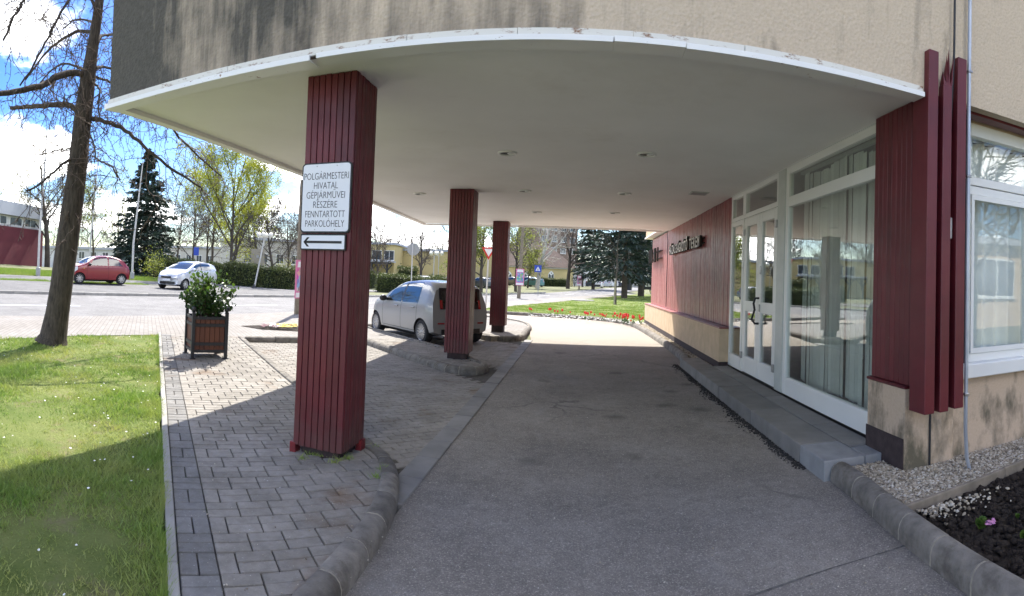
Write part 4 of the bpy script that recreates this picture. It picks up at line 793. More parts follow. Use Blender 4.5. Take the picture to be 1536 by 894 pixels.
r = np.random.default_rng(44); n = 5200; A_ = 1.9+9.6*r.random(n)**1.4; C_ = 0.105+0.012*r.random(n)-0.03*r.random(n)**2; X = AX[0]*A_+CX[0]*C_; Y = AX[1]*A_+CX[1]*C_; h = 0.04+0.04*r.random(n); ln = 0.06*r.random(n)-0.015; t = r.random(n)*6.28; w = 0.003
V = np.stack([np.stack([X-w*np.cos(t),Y-w*np.sin(t),np.full(n,.07)],-1), np.stack([X+w*np.cos(t),Y+w*np.sin(t),np.full(n,.07)],-1), np.stack([X+CX[0]*ln+0.02*r.standard_normal(n),Y+CX[1]*ln+0.02*r.standard_normal(n),0.075+h],-1)],1).reshape(-1,3)
kk = (mnoise and np.array([mnoise.noise(Vector((a*1.7, 2.0, 5.0))) for a in A_])) > -0.15; V = V.reshape(-1,3,3)[kk].reshape(-1,3)
tag(obj('grass', fast_mesh('grass', V, np.arange(len(V)).reshape(-1,3), M['grass'])), 'ragged grass fringe leaning over the narrow edging stones', 'grass', kind='stuff')
# daisies and a few dandelions
def blooms(name, pts, r0, m, label, cat, zb):
    V = []; Fc = []; rg = random.Random(len(pts))
    for x, y in pts:
        b = len(V); s = r0*rg.uniform(0.7,1.3); h = zb+rg.uniform(0.02,0.045); V.append((x,y,h+0.006))
        for k in range(6): V.append((x+s*math.cos(k*1.047), y+s*math.sin(k*1.047), h+rg.uniform(-.004,.004)))
        Fc += [(b, b+1+k, b+1+(k+1) % 6) for k in range(6)]
    return tag(obj(name, fast_mesh(name, V, Fc, M[m])), label, cat, kind='stuff')
rg = random.Random(12); pts = []
while len(pts) < 150:
    x, y = rg.uniform(-9,-1.5), rg.uniform(0.5,8.6)
    if inside(LAWN, np.array([x]), np.array([y]))[0] and mnoise.noise(Vector((x*0.6,y*0.6,4)))+rg.uniform(-.3,.3) > -0.05: pts.append((x,y))
blooms('daisies', pts, 0.009, 'petal_white', 'small white daisies dotted over the near lawn', 'daisies', 0.08)
# ================================================================== cars
def lerp(a, b, t): return a+(b-a)*t
def interp(tab, x):
    """smooth interpolation through (x, value) pairs given with falling x"""
    t = sorted(tab); xs_ = [p[0] for p in t]; vs_ = [p[1] for p in t]
    if x <= xs_[0]: return vs_[0]
    if x >= xs_[-1]: return vs_[-1]
    i = max(k for k in range(len(xs_)) if xs_[k] <= x); i = min(i, len(xs_)-2); f = (x-xs_[i])/(xs_[i+1]-xs_[i])
    m0 = (vs_[i+1]-vs_[max(i-1,0)])/(xs_[i+1]-xs_[max(i-1,0)]); m1 = (vs_[min(i+2,len(xs_)-1)]-vs_[i])/(xs_[min(i+2,len(xs_)-1)]-xs_[i]); h = xs_[i+1]-xs_[i]
    return (2*f**3-3*f*f+1)*vs_[i]+(f**3-2*f*f+f)*h*m0+(-2*f**3+3*f*f)*vs_[i+1]+(f**3-f*f)*h*m1
class Car:
    def __init__(s, spec):
        s.s = spec; s.top = spec['top']; s.W = spec['W']/2; s.xf = spec['top'][0][0]; s.xr = spec['top'][-1][0]; s.belt = spec['belt']
        s.lean = spec.get('lean', 0.10); s.fl = spec.get('front_lean', 0.05)
    def section(s, x):
        """half outline from the sill to the roof centre at station x: list of (x, y, z)"""
        q = s.s; tz = interp(s.top, x); bz = min(interp(s.belt, x), tz-0.03); L = s.xf-s.xr
        e_f = max(0.0, 1-(s.xf-x)/0.55); e_r = max(0.0, 1-(x-s.xr)/0.40); w = s.W*(1-0.20*e_f**2.2-0.075*e_r**2.2)
        zb = 0.20+0.05*e_f+0.08*e_r; gh = max(0.0, tz-bz)
        tum = 0.16*gh+0.02; big = min(1.0, gh/0.35)
        pts = [(0, zb), (w*0.80, zb), (w*0.955, zb+0.05), (w*0.985, zb+0.16), (w, zb+(bz-zb)*0.55), (w*0.992, zb+(bz-zb)*0.82), (w*0.972, bz)]
        yt = w*0.965-gh*0.30
        pts += [(lerp(w*0.94, w*0.965-gh*0.12, big), lerp(bz+gh*0.5, bz+gh*0.40, big)), (lerp(w*0.86, w*0.955-gh*0.26, big), lerp(bz+gh*0.85, bz+gh*0.80, big)), (lerp(w*0.70, yt-0.07, big), tz-lerp(0.012, 0.035, big)), (w*0.36, tz-0.006), (0, tz)]
        r = []
        for y, z in pts:
            f = (z-zb)/max(0.3, 1.35-zb); dx = e_r*(s.lean*(max(0, z-0.75)/0.65)**1.0)-e_f*0.04*abs(z-0.5) 
            r.append((x+dx-e_f*0.16*(y/s.W)**2*1.6+e_r*0.07*(y/s.W)**2, y, z))
        return r
    def surf(s, x, k):
        """point at station x, outline parameter k (float index)"""
        p = s.section(x); i = int(min(k, len(p)-1.001)); f = k-i; return Vector(lerp(p[i][j], p[i+1][j], f) for j in range(3))
def smooth_bool(me, wheels, r, w):
    o = bpy.data.objects.new('tmp', me); COL.objects.link(o); cut = MB()
    for x in wheels:
        for sgn in (-1, 1): cut.lathe([(r,0.0),(r,0.34)], 28, (x, sgn*(w-0.30) if sgn > 0 else -(w-0.30)-0.34, r*0.86), 'y')
    cm = cut.mesh('cut'); c = bpy.data.objects.new('cut', cm); COL.objects.link(c); cm.materials.append(M['arch'])
    md = o.modifiers.new('b', 'BOOLEAN'); md.object = c; md.operation = 'DIFFERENCE'; md.solver = 'EXACT'
    try: md.material_mode = 'TRANSFER'
    except Exception: pass
    dg = bpy.context.evaluated_depsgraph_get(); dg.update(); r_ = bpy.data.meshes.new_from_object(o.evaluated_get(dg)); bpy.data.objects.remove(o); bpy.data.objects.remove(c); return r_
def patch(car, name, parent, m, xb0, xb1, xt0, xt1, k0, k1, side, off=0.006, nu=10, nv=5, rnd=0.0):
    mb = MB(); c0 = Vector((lerp(car.xf, car.xr, 0.5), 0, 0.8))
    def fn(u, v):
        x = lerp(lerp(xb0, xt0, v), lerp(xb1, xt1, v), u); k = lerp(k0, k1, v); p = car.surf(x, k)
        a = car.surf(x+0.01, k)-car.surf(x-0.01, k); b = car.surf(x, k+0.05)-car.surf(x, k-0.05); n = a.cross(b).normalized()
        if n.y < 0: n = -n
        p = p+n*off; return (p.x, side*p.y, p.z)
    mb.grid(fn, nu, nv); return mb.build(name, M[m], parent, smooth='all', wc=False)
def top_patch(car, name, parent, m, x0, x1, k0, off=0.006, nu=8):
    mb = MB()
    def fn(u, v):
        x = lerp(x0, x1, u); k = lerp(k0, 10.999, 1-abs(2*v-1)); p = car.surf(x, k); t = car.surf(x+0.02, 10.99)-car.surf(x-0.02, 10.99); n = Vector((-t.z, 0, t.x)); n = n if n.z > 0 else -n; n = n.normalized()
        sd = -1 if v < 0.5 else 1; p = p+n*off; return (p.x, sd*p.y, p.z)
    mb.grid(fn, nu, 16); return mb.build(name, M[m], parent, smooth='all', wc=False)
def wheel(parent, x, y, r, side, style, w=0.19):
    mb = MB(); mb.lathe([(r*0.62,-w/2),(r*0.90,-w/2),(r*0.985,-w*0.36),(r,-w*0.15),(r,w*0.15),(r*0.985,w*0.36),(r*0.90,w/2),(r*0.66,w/2),(r*0.64,w*0.30),(r*0.62,-w/2)][:-1], 32, (0,0,0), 'y')
    t = mb.build('wheel', M['rubber'], parent, smooth=True, wc=False); t.location = (x, y, r)
    yo = side*w*0.34; d = MB(); d.lathe([(r*0.64, yo-0.03*side),(r*0.64, yo-0.05*side)], 24, (0,0,0), 'y'); b = d.build('brake_shadow', M['car_black'], t, wc=False)
    rm = MB(); rm.lathe([(r*0.60,yo-0.02*side),(r*0.665,yo+0.035*side),(r*0.665,yo+0.02*side),(r*0.61,yo-0.03*side)], 28, (0,0,0), 'y'); rm.lathe([(r*0.14,yo-0.03*side),(r*0.16,yo+0.012*side),(r*0.10,yo+0.022*side)], 14, (0,0,0), 'y')
    n, wd, tp = style
    for i in range(n):
        a = 6.283*i/n+0.2; dr = Vector((math.cos(a),0,math.sin(a))); sd = Vector((-math.sin(a),0,math.cos(a)))
        for o_ in ((-1,1) if tp == 'double' else (0,)):
            p0 = dr*r*0.12+sd*o_*r*wd*0.5; p1 = dr*r*0.63+sd*o_*r*wd*1.15; rm.bar(p0+Vector((0,yo,0)), p1+Vector((0,yo,0)), r*wd*(0.9 if tp == 'double' else 2.0), 0.03, (0,1,0))
    rm.build('rim', M['rim'], t, smooth=True, wc=False); return t
def make_car(name, label, loc, rz, spec, paint, group=None, detail=True):
    root = thing(name, label, 'car', loc, rz, group); c = Car(spec); N = 44 if detail else 20
    xs_ = [lerp(c.xf, c.xr, 0.5-0.5*math.cos(math.pi*i/N)) for i in range(N+1)]; secs = [c.section(x) for x in xs_]; k = len(secs[0]); mb = MB(); vs_ = []; n2 = 2*k-2
    for s in secs: vs_ += [(p[0],p[1],p[2]) for p in s]+[(p[0],-p[1],p[2]) for p in s[-2:0:-1]]
    fs = [(i*n2+j, (i+1)*n2+j, (i+1)*n2+(j+1)%n2, i*n2+(j+1)%n2) for i in range(N) for j in range(n2)]
    # end caps, as quads between the two halves
    for base, in ((0,), (N*n2,)):
        for j in range(k-1):
            a_, b_ = base+j, base+j+1; c_, d_ = base+(n2-j-1)%n2 if j+1 < k-1 else base+j+1, base+(n2-j)%n2 if j > 0 else base
            q = []
            for v in (a_, b_, base+(n2-(j+1)) if 0 < j+1 < k-1 else b_, base+(n2-j) if j > 0 else a_):
                if v not in q: q.append(v)
            if len(q) >= 3: fs.append(tuple(q))
    mb.add(vs_, fs); me = mb.mesh('body', True); me.materials.append(M[paint]); r = spec['r']
    if detail:
        me.materials.append(M['arch']); me = smooth_bool(me, spec['wheels'], r*1.13, c.W); me.polygons.foreach_set('use_smooth', [True]*len(me.polygons)); 
        try: me.set_sharp_from_angle(angle=R_(38))
        except Exception: pass
    body = bpy.data.objects.new('body', me); link(body, root, False)
    MB().box(spec['wheels'][1]+0.2, spec['wheels'][0]-0.2, -c.W*0.78, c.W*0.78, 0.16, 0.24).build('underbody', M['arch'], root, wc=False)
    wy = c.W-0.12
    for x in spec['wheels']:
        for sd in (-1, 1): wheel(root, x, sd*wy, r, sd, spec['rim'])
    for sd, (nm) in ((1,'side_window'), (-1,'side_window')):
        for (b0, b1, t0, t1) in spec['windows']: patch(c, nm, root, 'car_glass', b0, b1, t0, t1, 6.06, 8.72, sd)
    top_patch(c, 'windscreen', root, 'car_glass', spec['ws'][0], spec['ws'][1], 8.9)
    if not detail:
        top_patch(c, 'rear_window', root, 'car_glass', spec['rw'][0], spec['rw'][1], 8.9)
    # rear
    xr = c.xr
    def rear(name_, y0, y1, z0, z1, m, off=0.004, par=root):
        def q(u, v):
            z = lerp(z0, z1, v); y = lerp(y0, y1, u); pr_ = c.section(xr); zz = [p[2] for p in pr_]
            kk = 0
            while kk < len(zz)-2 and zz[kk+1] < z: kk += 1
            f = min(1, max(0, (z-zz[kk])/max(1e-4, zz[kk+1]-zz[kk]))); ex = lerp(pr_[kk][0], pr_[kk+1][0], f); ey = max(0.05, lerp(pr_[kk][1], pr_[kk+1][1], f))
            x0c = xr+c.lean*(max(0, z-0.75)/0.65); return (lerp(x0c, ex, min(1, abs(y)/ey)**1.0)-off, y, z)
        return MB().grid(q, 10, 5).build(name_, M[m], par, smooth='all', wc=False)
    for it in spec.get('rear', []): rear(*it)
    # front
    for (nm, xa, xb, k0, k1, m) in spec.get('front', []):
        for sd in (-1, 1): patch(c, nm, root, m, xa, xb, xa, xb, k0, k1, sd, 0.005, 8, 4)
    def nose(name_, y0, y1, z0, z1, m, off=0.006):
        def q(u, v):
            z = lerp(z0, z1, v); y = lerp(y0, y1, u); pr_ = c.section(c.xf); zz = [p[2] for p in pr_]; kk = 0
            while kk < len(zz)-2 and zz[kk+1] < z: kk += 1
            f = min(1, max(0, (z-zz[kk])/max(1e-4, zz[kk+1]-zz[kk]))); ex = lerp(pr_[kk][0], pr_[kk+1][0], f); ey = max(0.05, lerp(pr_[kk][1], pr_[kk+1][1], f))
            return (lerp(c.xf-0.04*abs(z-0.5), ex, min(1, abs(y)/ey))+off, y, z)
        return MB().grid(q, 10, 4).build(name_, M[m], root, smooth='all', wc=False)
    for it in spec.get('nose', []): nose(*it)
    if detail:
        for sd in (-1, 1):
            for xd in spec['seams']: patch(c, 'door_seam', root, 'arch', xd-0.005, xd+0.005, xd-0.005, xd+0.005, 2.4, 6.05, sd, 0.0025, 1, 10)
            patch(c, 'door_seam', root, 'arch', spec['seams'][-1], spec['seams'][0], spec['seams'][-1], spec['seams'][0], 2.38, 2.46, sd, 0.0025, 14, 1)
            patch(c, 'sill_trim', root, 'car_black', spec['wheels'][1]+r*1.15, spec['wheels'][0]-r*1.15, spec['wheels'][1]+r*1.15, spec['wheels'][0]-r*1.15, 1.2, 2.0, sd, 0.004, 12, 2)
            for xh in spec['handles']:
                p = c.surf(xh, 5.3); MB().box(-0.09, 0.09, -0.018, 0.018, -0.016, 0.016).build('door_handle', M[spec.get('hm', paint)], root, bevel=0.008, wc=False).location = (p.x, sd*(p.y+0.012), p.z)
            xm = spec['mirror']; p = c.surf(xm, 6.2); mo = MB().lathe([(0.03,-0.10),(0.075,-0.06),(0.085,0.0),(0.075,0.06),(0.03,0.10)], 12, (0,0,0), 'y').build('mirror', M[spec.get('mm', paint)], root, smooth='all', wc=False); mo.location = (p.x, sd*(p.y+0.10), p.z+0.05); mo.scale = (0.8,1,0.95)
            if spec.get('pillar'): 
                for (b0,b1,t0,t1) in spec['pillar']: patch(c, 'pillar_trim', root, 'car_black', b0, b1, t0, t1, 6.2, 8.42, sd, 0.008, 2, 5)
        if spec.get('antenna'): MB().tube([(spec['antenna'],0,interp(c.top,spec['antenna'])-0.01),(spec['antenna']-0.17,0,interp(c.top,spec['antenna'])+0.17)], 0.006, 5).build('antenna', M['car_black'], root, wc=False)
        # seats and steering wheel seen through the glass
        for x in (0.12, -0.75):
            for sd in (-1, 1):
                MB().box(x-0.06, x+0.06, sd*0.36-0.22, sd*0.36+0.22, 0.45, 1.0).box(x-0.045, x+0.045, sd*0.36-0.11, sd*0.36+0.11, 1.03, 1.2).build('seat', M['car_black'], root, bevel=0.03, wc=False)
    return root
UP = dict(W=1.645, r=0.29, wheels=(1.20,-1.22), rim=(8,0.10,'double'), lean=0.17,
    top=[(1.78,0.62),(1.70,0.76),(1.45,0.90),(1.05,0.985),(0.78,1.06),(0.40,1.28),(0.05,1.425),(-0.35,1.478),(-0.85,1.485),(-1.35,1.445),(-1.60,1.395),(-1.74,1.335)],
    belt=[(1.78,0.60),(1.2,0.84),(0.7,0.90),(-0.4,0.915),(-1.3,0.95),(-1.72,0.97)],
    windows=[(0.70,-0.20,0.22,-0.24),(-0.26,-1.06,-0.30,-0.98)], ws=(0.74,0.16), pillar=[(-0.20,-0.26,-0.24,-0.30)], seams=(0.76,-0.235,-1.02), handles=(0.0,-0.83), mirror=0.60, mm='car_black',
    rear=[('tailgate_glass',-0.57,0.57,0.84,1.325,'car_black',0.006),('rear_window',-0.50,0.50,0.98,1.295,'car_glass',0.010),('tail_light',0.50,0.57,0.845,1.05,'tail_lamp',0.012),('tail_light',-0.57,-0.50,0.845,1.05,'tail_lamp',0.012),('reflector',0.46,0.64,0.50,0.535,'tail_lamp',0.008),('reflector',-0.64,-0.46,0.50,0.535,'tail_lamp',0.008),('bumper_recess',-0.44,0.44,0.53,0.64,'silver_paint',0.004),('lower_bumper',-0.54,0.54,0.285,0.385,'car_black',0.008),('number_plate',-0.26,0.26,0.545,0.645,'sign_white',0.012)],
    front=[('headlight',1.66,1.42,4.9,6.3,'head_lamp')], nose=[('lower_grille',-0.5,0.5,0.28,0.42,'car_black'),('badge',-0.06,0.06,0.50,0.58,'steel')])
MIC = dict(W=1.66, r=0.295, wheels=(1.18,-1.25), rim=(9,0.075,'single'), lean=0.22, hm='red_paint',
    top=[(1.85,0.60),(1.78,0.76),(1.50,0.92),(1.10,1.02),(0.88,1.08),(0.45,1.36),(0.10,1.49),(-0.40,1.545),(-0.85,1.51),(-1.30,1.36),(-1.62,1.15),(-1.80,1.0)],
    belt=[(1.85,0.58),(1.2,0.88),(0.7,0.97),(-0.4,0.985),(-1.2,0.985),(-1.80,0.93)],
    windows=[(0.62,-0.42,0.30,-0.42),(-0.50,-1.30,-0.50,-0.92)], ws=(0.86,0.22), pillar=None, seams=(0.78,-0.46), handles=(-0.30,), mirror=0.66, mm='car_black',
    rear=[('rear_bumper',-0.62,0.62,0.36,0.50,'red_paint',0.012),('tail_light',0.52,0.68,0.80,0.95,'tail_lamp',0.008),('tail_light',-0.68,-0.52,0.80,0.95,'tail_lamp',0.008)],
    front=[('headlight',1.66,1.30,5.2,7.6,'head_lamp'),('indicator',0.98,0.92,5.0,5.2,'petal_yellow')], nose=[('grille',-0.30,0.30,0.50,0.56,'car_black'),('lower_grille',-0.5,0.5,0.28,0.40,'car_black')], antenna=-0.3)
YAR = dict(W=1.695, r=0.295, wheels=(1.24,-1.22), rim=(8,0.08,'single'), lean=0.16,
    top=[(1.88,0.62),(1.80,0.76),(1.52,0.90),(1.22,1.0),(0.98,1.08),(0.45,1.36),(0.10,1.475),(-0.40,1.53),(-0.95,1.50),(-1.45,1.41),(-1.72,1.30),(-1.84,1.20)],
    belt=[(1.88,0.60),(1.2,0.90),(0.7,0.985),(-0.4,1.02),(-1.2,1.06),(-1.84,1.06)],
    windows=[(0.66,-0.12,0.30,-0.16),(-0.20,-1.12,-0.24,-0.98)], ws=(0.95,0.22), pillar=[(-0.12,-0.20,-0.16,-0.24)], seams=(0.82,-0.16,-1.0), handles=(0.06,-0.82), mirror=0.66, mm='pale_silver_paint',
    rear=[('tail_light',0.5,0.66,0.85,1.1,'tail_lamp',0.008),('tail_light',-0.66,-0.5,0.85,1.1,'tail_lamp',0.008)],
    front=[('headlight',1.72,1.34,5.0,6.9,'head_lamp'),('fog_light',1.70,1.60,3.2,3.7,'car_black')], nose=[('grille',-0.34,0.34,0.60,0.69,'car_black'),('number_plate',-0.26,0.26,0.46,0.56,'sign_white'),('lower_grille',-0.5,0.5,0.28,0.42,'car_black')])
def face(v): return math.atan2(v[1], v[0])
# the silver hatchback in the angled bay: left wheels at c = 6.0, nose towards the street
cxy = AX*12.22+CX*(5.97+0.72); make_car('parked_car', 'silver hatchback with black tailgate glass parked in the bay behind the middle red column', (cxy[0], cxy[1], 0.0), R_(135+2), UP, 'silver_paint')
w0 = gr(118, 427); w1 = gr(180, 429); mid = (w0+w1)/2; dr_ = (w0-w1); dr_.z = 0
nrm_ = Vector((-dr_.y, dr_.x, 0)).normalized(); pos = mid-nrm_*0.75 if (mid-nrm_).length > (mid+nrm_).length else mid+nrm_*0.75
make_car('parked_car', 'small rounded red three-door car parked across the street', (pos.x, pos.y, float(gz(pos.x,pos.y))+0.03), face(dr_), MIC, 'red_paint')
w0 = gr(276, 436); hd = Vector((*(-RT*0.86-RN*0.05),0)).normalized(); hd = Vector((math.cos(face(dr_)-0.42+0.78), math.sin(face(dr_)-0.42+0.78), 0))
pos = w0-hd*1.24-Vector((-hd.y, hd.x, 0))*0.74
make_car('parked_car', 'pale silver five-door hatchback parked across the street beyond the planter', (pos.x, pos.y, float(gz(pos.x,pos.y))+0.03), face(hd), YAR, 'pale_silver_paint')
# far parked cars
SUV = dict(YAR, W=1.8, r=0.35, wheels=(1.35,-1.35), top=[(2.15,0.72),(2.08,0.92),(1.6,1.06),(1.1,1.14),(0.85,1.2),(0.35,1.52),(0.0,1.62),(-0.6,1.66),(-1.3,1.62),(-1.75,1.48),(-2.05,1.2),(-2.15,1.05)], belt=[(2.15,0.7),(1.2,1.0),(0.5,1.08),(-2.15,1.12)], windows=[(0.6,-0.2,0.25,-0.25),(-0.3,-1.5,-0.35,-1.3)], ws=(0.82,0.2), rw=(-1.72,-2.02), front=[], nose=[('grille',-0.5,0.5,0.5,0.7,'car_black'),('number_plate',-0.25,0.25,0.40,0.48,'sign_white')], rear=[('tail_light',0.5,0.75,0.95,1.08,'tail_lamp',0.01),('tail_light',-0.75,-0.5,0.95,1.08,'tail_lamp',0.01),('lower_bumper',-0.7,0.7,0.32,0.6,'car_black',0.01)])
HAT = dict(YAR, rw=(-1.5,-1.8)); 
RTd = face(RT)
far = [ (897,98,RTd+0.12,SUV,'white_paint','white off-road car parked nose-away at the far end of the street'), (886,112,RTd+0.1,HAT,'dark_paint','dark car half hidden behind the white off-road car'),
 (911,112,RTd+0.1,HAT,'pale_silver_paint','silver car parked just right of the white off-road car'), (922,120,RTd+0.1,HAT,'white_paint','white car behind the thin young tree trunk'), (932,128,RTd+0.1,HAT,'dark_paint','dark car parked furthest along the street'),
 (632,66,RTd+1.2,HAT,'white_paint','white car behind the clipped hedge, left of the twin globe lamp'),(655,64,RTd+1.4,HAT,'pale_silver_paint','pale car behind the clipped hedge, below the twin globe lamp'),(672,64,RTd+1.3,HAT,'grey_paint','grey car behind the hedge beside the middle column'),
 (722,76,RTd+1.2,HAT,'dark_paint','dark car left of the yield sign'),(734,80,RTd+1.3,HAT,'grey_paint','dark grey car between yield sign and third column'),
 (768,92,RTd+1.2,HAT,'dark_paint','dark car behind the poster pole before the yellow house'),(790,94,RTd+1.2,SUV,'dark_paint','dark car parked right of the poster pole'),(800,90,RTd+1.2,HAT,'teal_paint','teal car beside the pedestrian crossing sign') ]
for px, dd, a, sp, pt, lb in far:
    p = gd(px, dd); make_car('parked_car', lb, (p.x, p.y, p.z-0.02), a, sp, pt, None, False)
# ================================================================== plants
def tubes(name, chains, m, parent, sides=None):
    V = []; Fc = []; b = 0
    for pts, rad in chains:
        pts = np.asarray(pts, float); rad = np.asarray(rad, float); n = len(pts); k = sides or (8 if rad[0] > 0.12 else 5 if rad[0] > 0.04 else 3)
        t = np.gradient(pts, axis=0); t /= np.linalg.norm(t, axis=1)[:,None]+1e-9; ref = np.array([0.31,0.17,0.93]) if abs(t[0,2]) < 0.85 else np.array([0.9,0.3,0.1])
        a = np.cross(t, ref); a /= np.linalg.norm(a, axis=1)[:,None]+1e-9; c = np.cross(t, a); an = np.arange(k)*6.28318/k
        ring = pts[:,None,:]+rad[:,None,None]*(np.cos(an)[None,:,None]*a[:,None,:]+np.sin(an)[None,:,None]*c[:,None,:]); V.append(ring.reshape(-1,3))
        i = np.arange(n-1)[:,None]*k+np.arange(k)[None,:]; j = np.arange(n-1)[:,None]*k+(np.arange(k)[None,:]+1)%k
        Fc.append(np.stack([i, j, j+k, i+k], -1).reshape(-1,4)+b); b += n*k
    return obj(name, fast_mesh(name, np.concatenate(V), np.concatenate(Fc), m, True), parent)
def leaves(name, P, size, m, parent, rng, aspect=0.55, tri=False):
    P = np.asarray(P, float); n = len(P); r = rng; s = size*(0.6+0.8*r.random(n)); t = r.random(n)*6.283; z = r.random(n)*2-1; q = np.sqrt(1-z*z); d = np.stack([q*np.cos(t), q*np.sin(t), z], -1)
    e = r.standard_normal((n,3)); e = np.cross(d, e); e /= np.linalg.norm(e, axis=1)[:,None]
    V = np.stack([P-d*s[:,None]*0.5, P+e*s[:,None]*aspect*0.5, P+d*s[:,None]*0.5, P-e*s[:,None]*aspect*0.5], 1).reshape(-1,3)
    return obj(name, fast_mesh(name, V, np.arange(4*n).reshape(-1,4), M[m]), parent)
def grow(r, p, d, L, rad, lv, Q, out, tips):
    n = Q['seg'][lv]; pts = [np.array(p, float)]; d = np.array(d, float); d /= np.linalg.norm(d); st = L/n
    for i in range(n):
        d = d+Q['wan'][lv]*r.standard_normal(3)+np.array([0,0,Q['up'][lv]]); d /= np.linalg.norm(d); pts.append(pts[-1]+d*st)
    pts = np.array(pts); f = np.linspace(0, 1, n+1); rr = rad*(1-f*Q['tap'][lv]); out[lv].append((pts, rr))
    last = lv == len(Q['seg'])-1
    if last: tips.append(pts); return
    kids = Q['kids'][lv]
    for j in range(kids):
        g = Q['from'][lv]+(1-Q['from'][lv])*(j+r.random())/kids; x = g*n; i = min(int(x), n-1); q = pts[i]+(pts[i+1]-pts[i])*(x-i); t = pts[i+1]-pts[i]; t /= np.linalg.norm(t)
        e = np.cross(t, r.standard_normal(3)); e /= np.linalg.norm(e); a = R_(Q['ang'][lv]*(0.75+0.5*r.random())); dd = t*math.cos(a)+e*math.sin(a)
        grow(r, q, dd, L*Q['len'][lv]*(0.7+0.6*r.random())*(1-Q.get('short',0.45)*(g-Q['from'][lv])), max(Q['rmin'], rr[i]*Q['rad'][lv]), lv+1, Q, out, tips)
Q_BARE = dict(seg=(7,6,5,4), wan=(0.05,0.10,0.14,0.18), up=(0.02,0.05,0.04,0.02), tap=(0.75,0.8,0.8,0.6), kids=(14,9,6), **{'from':(0.26,0.22,0.15)}, ang=(48,45,45), len=(0.55,0.52,0.55), rad=(0.45,0.55,0.6), rmin=0.02)
Q_FAR = dict(Q_BARE, seg=(6,5,4), wan=(0.05,0.12,0.18), up=(0.02,0.05,0.03), tap=(0.75,0.8,0.6), kids=(14,9), ang=(46,45), len=(0.5,0.45), rad=(0.42,0.55), rmin=0.034); Q_FAR['from'] = (0.25,0.2)
Q_WILLOW = dict(seg=(6,7,6,5), wan=(0.04,0.07,0.10,0.12), up=(0.06,0.10,0.03,-0.03), tap=(0.6,0.8,0.8,0.6), kids=(14,11,6), ang=(34,34,42), len=(0.85,0.42,0.45), rad=(0.6,0.42,0.5), rmin=0.010); Q_WILLOW['from'] = (0.05,0.22,0.2); Q_WILLOW['short'] = 0.2
def tree(name, label, px, dist, top_py, Q, seed, leaf=None, nleaf=0, lsize=0.12, bark='far_bark', twig='far_twig', trunk_r=0.16, lean=(0,0), group=None, base=None, hgt=None):
    r = np.random.default_rng(seed); b = base or gd(px, dist); H = hgt or at(px, top_py, dist).z-b.z
    root = thing(name, label, 'tree', (b.x, b.y, b.z-0.05), 0, group); out = [[] for _ in Q['seg']]; tips = []
    up = np.array([lean[0], lean[1], 1.0]); grow(r, (b.x, b.y, b.z-0.1), up, H*0.80, trunk_r, 0, Q, out, tips)
    tubes('trunk', out[0], M[bark], root); tubes('limbs', out[1], M[bark], root); 
    if len(out) > 2: tubes('branches', [c for l in out[2:] for c in l], M[twig], root, 3)
    if leaf and nleaf:
        T = np.concatenate([t for t in tips]); P = T[r.integers(0, len(T), nleaf)]+r.standard_normal((nleaf,3))*lsize*1.1; leaves('crown', P, lsize, leaf, root, r)
    return root
def spruce(name, label, px, dist, H, R, seed, z0=0.3, dens=1.0, trunk_r=0.3, sz=0.36, base=None):
    r = np.random.default_rng(seed); b = base or gd(px, dist); root = thing(name, label, 'tree', (b.x, b.y, b.z-0.05)); bz_ = b.z
    tubes('trunk', [(np.array([(b.x, b.y, bz_-0.1), (b.x, b.y, bz_+H*0.4), (b.x+0.1, b.y, bz_+H*0.98)]), np.array([trunk_r, trunk_r*0.65, 0.02]))], M['bark'], root)
    C = []; D = []; ch = []
    z = z0
    while z < H*0.985:
        f = (z-z0)/(H-z0); l0 = R*(1-f)**0.85*(0.55+0.45*min(1, f*6+0.5)); nb = int(6+6*(1-f))
        for k in range(nb):
            az = r.random()*6.283; l = l0*(0.72+0.42*r.random()); dz = 0.25-0.75*(1-f)*0.8; zz = z+r.random()*0.25
            s = np.linspace(0.05, 1, 6); X = np.stack([b.x+np.cos(az)*l*s, b.y+np.sin(az)*l*s, bz_+zz+l*(0.22*s*(f)+(-0.16-0.22*(1-f))*s**1.4+0.10*s**3)], -1); ch.append((X, np.linspace(0.035, 0.008, 6)))
            m = int((10+30*(l/R))*dens); g = r.random(m)**0.6; q = np.stack([np.interp(g, s, X[:,j]) for j in range(3)], -1); sd = (r.random(m)-0.5)*0.75*l*(1-g*0.55)
            q[:,0] += -math.sin(az)*sd; q[:,1] += math.cos(az)*sd; q[:,2] -= 0.10*np.abs(sd)+r.random(m)*0.28; C.append(q)
            dd = np.stack([np.cos(az)-math.sin(az)*np.sign(sd)*0.7, np.sin(az)+math.cos(az)*np.sign(sd)*0.7, -0.45+0.5*r.standard_normal(m)*0.8], -1) if True else 0; D.append(dd)
        z += (0.30+0.12*(1-f))*H/11
    P = np.concatenate(C); D = np.concatenate(D); n = len(P); D = D+0.35*r.standard_normal((n,3)); D /= np.linalg.norm(D, axis=1)[:,None]; E_ = np.cross(D, r.standard_normal((n,3))); E_ /= np.linalg.norm(E_, axis=1)[:,None]
    s = sz*(0.6+0.8*r.random(n))[:,None]; V = np.stack([P-D*s*0.4, P+E_*s*0.22, P+D*s*0.75, P-E_*s*0.22], 1).reshape(-1,3)
    obj('crown', fast_mesh('crown', V, np.arange(4*n).reshape(-1,4), M['spruce']), root); tubes('branches', ch, M['far_bark'], root, 3); return root
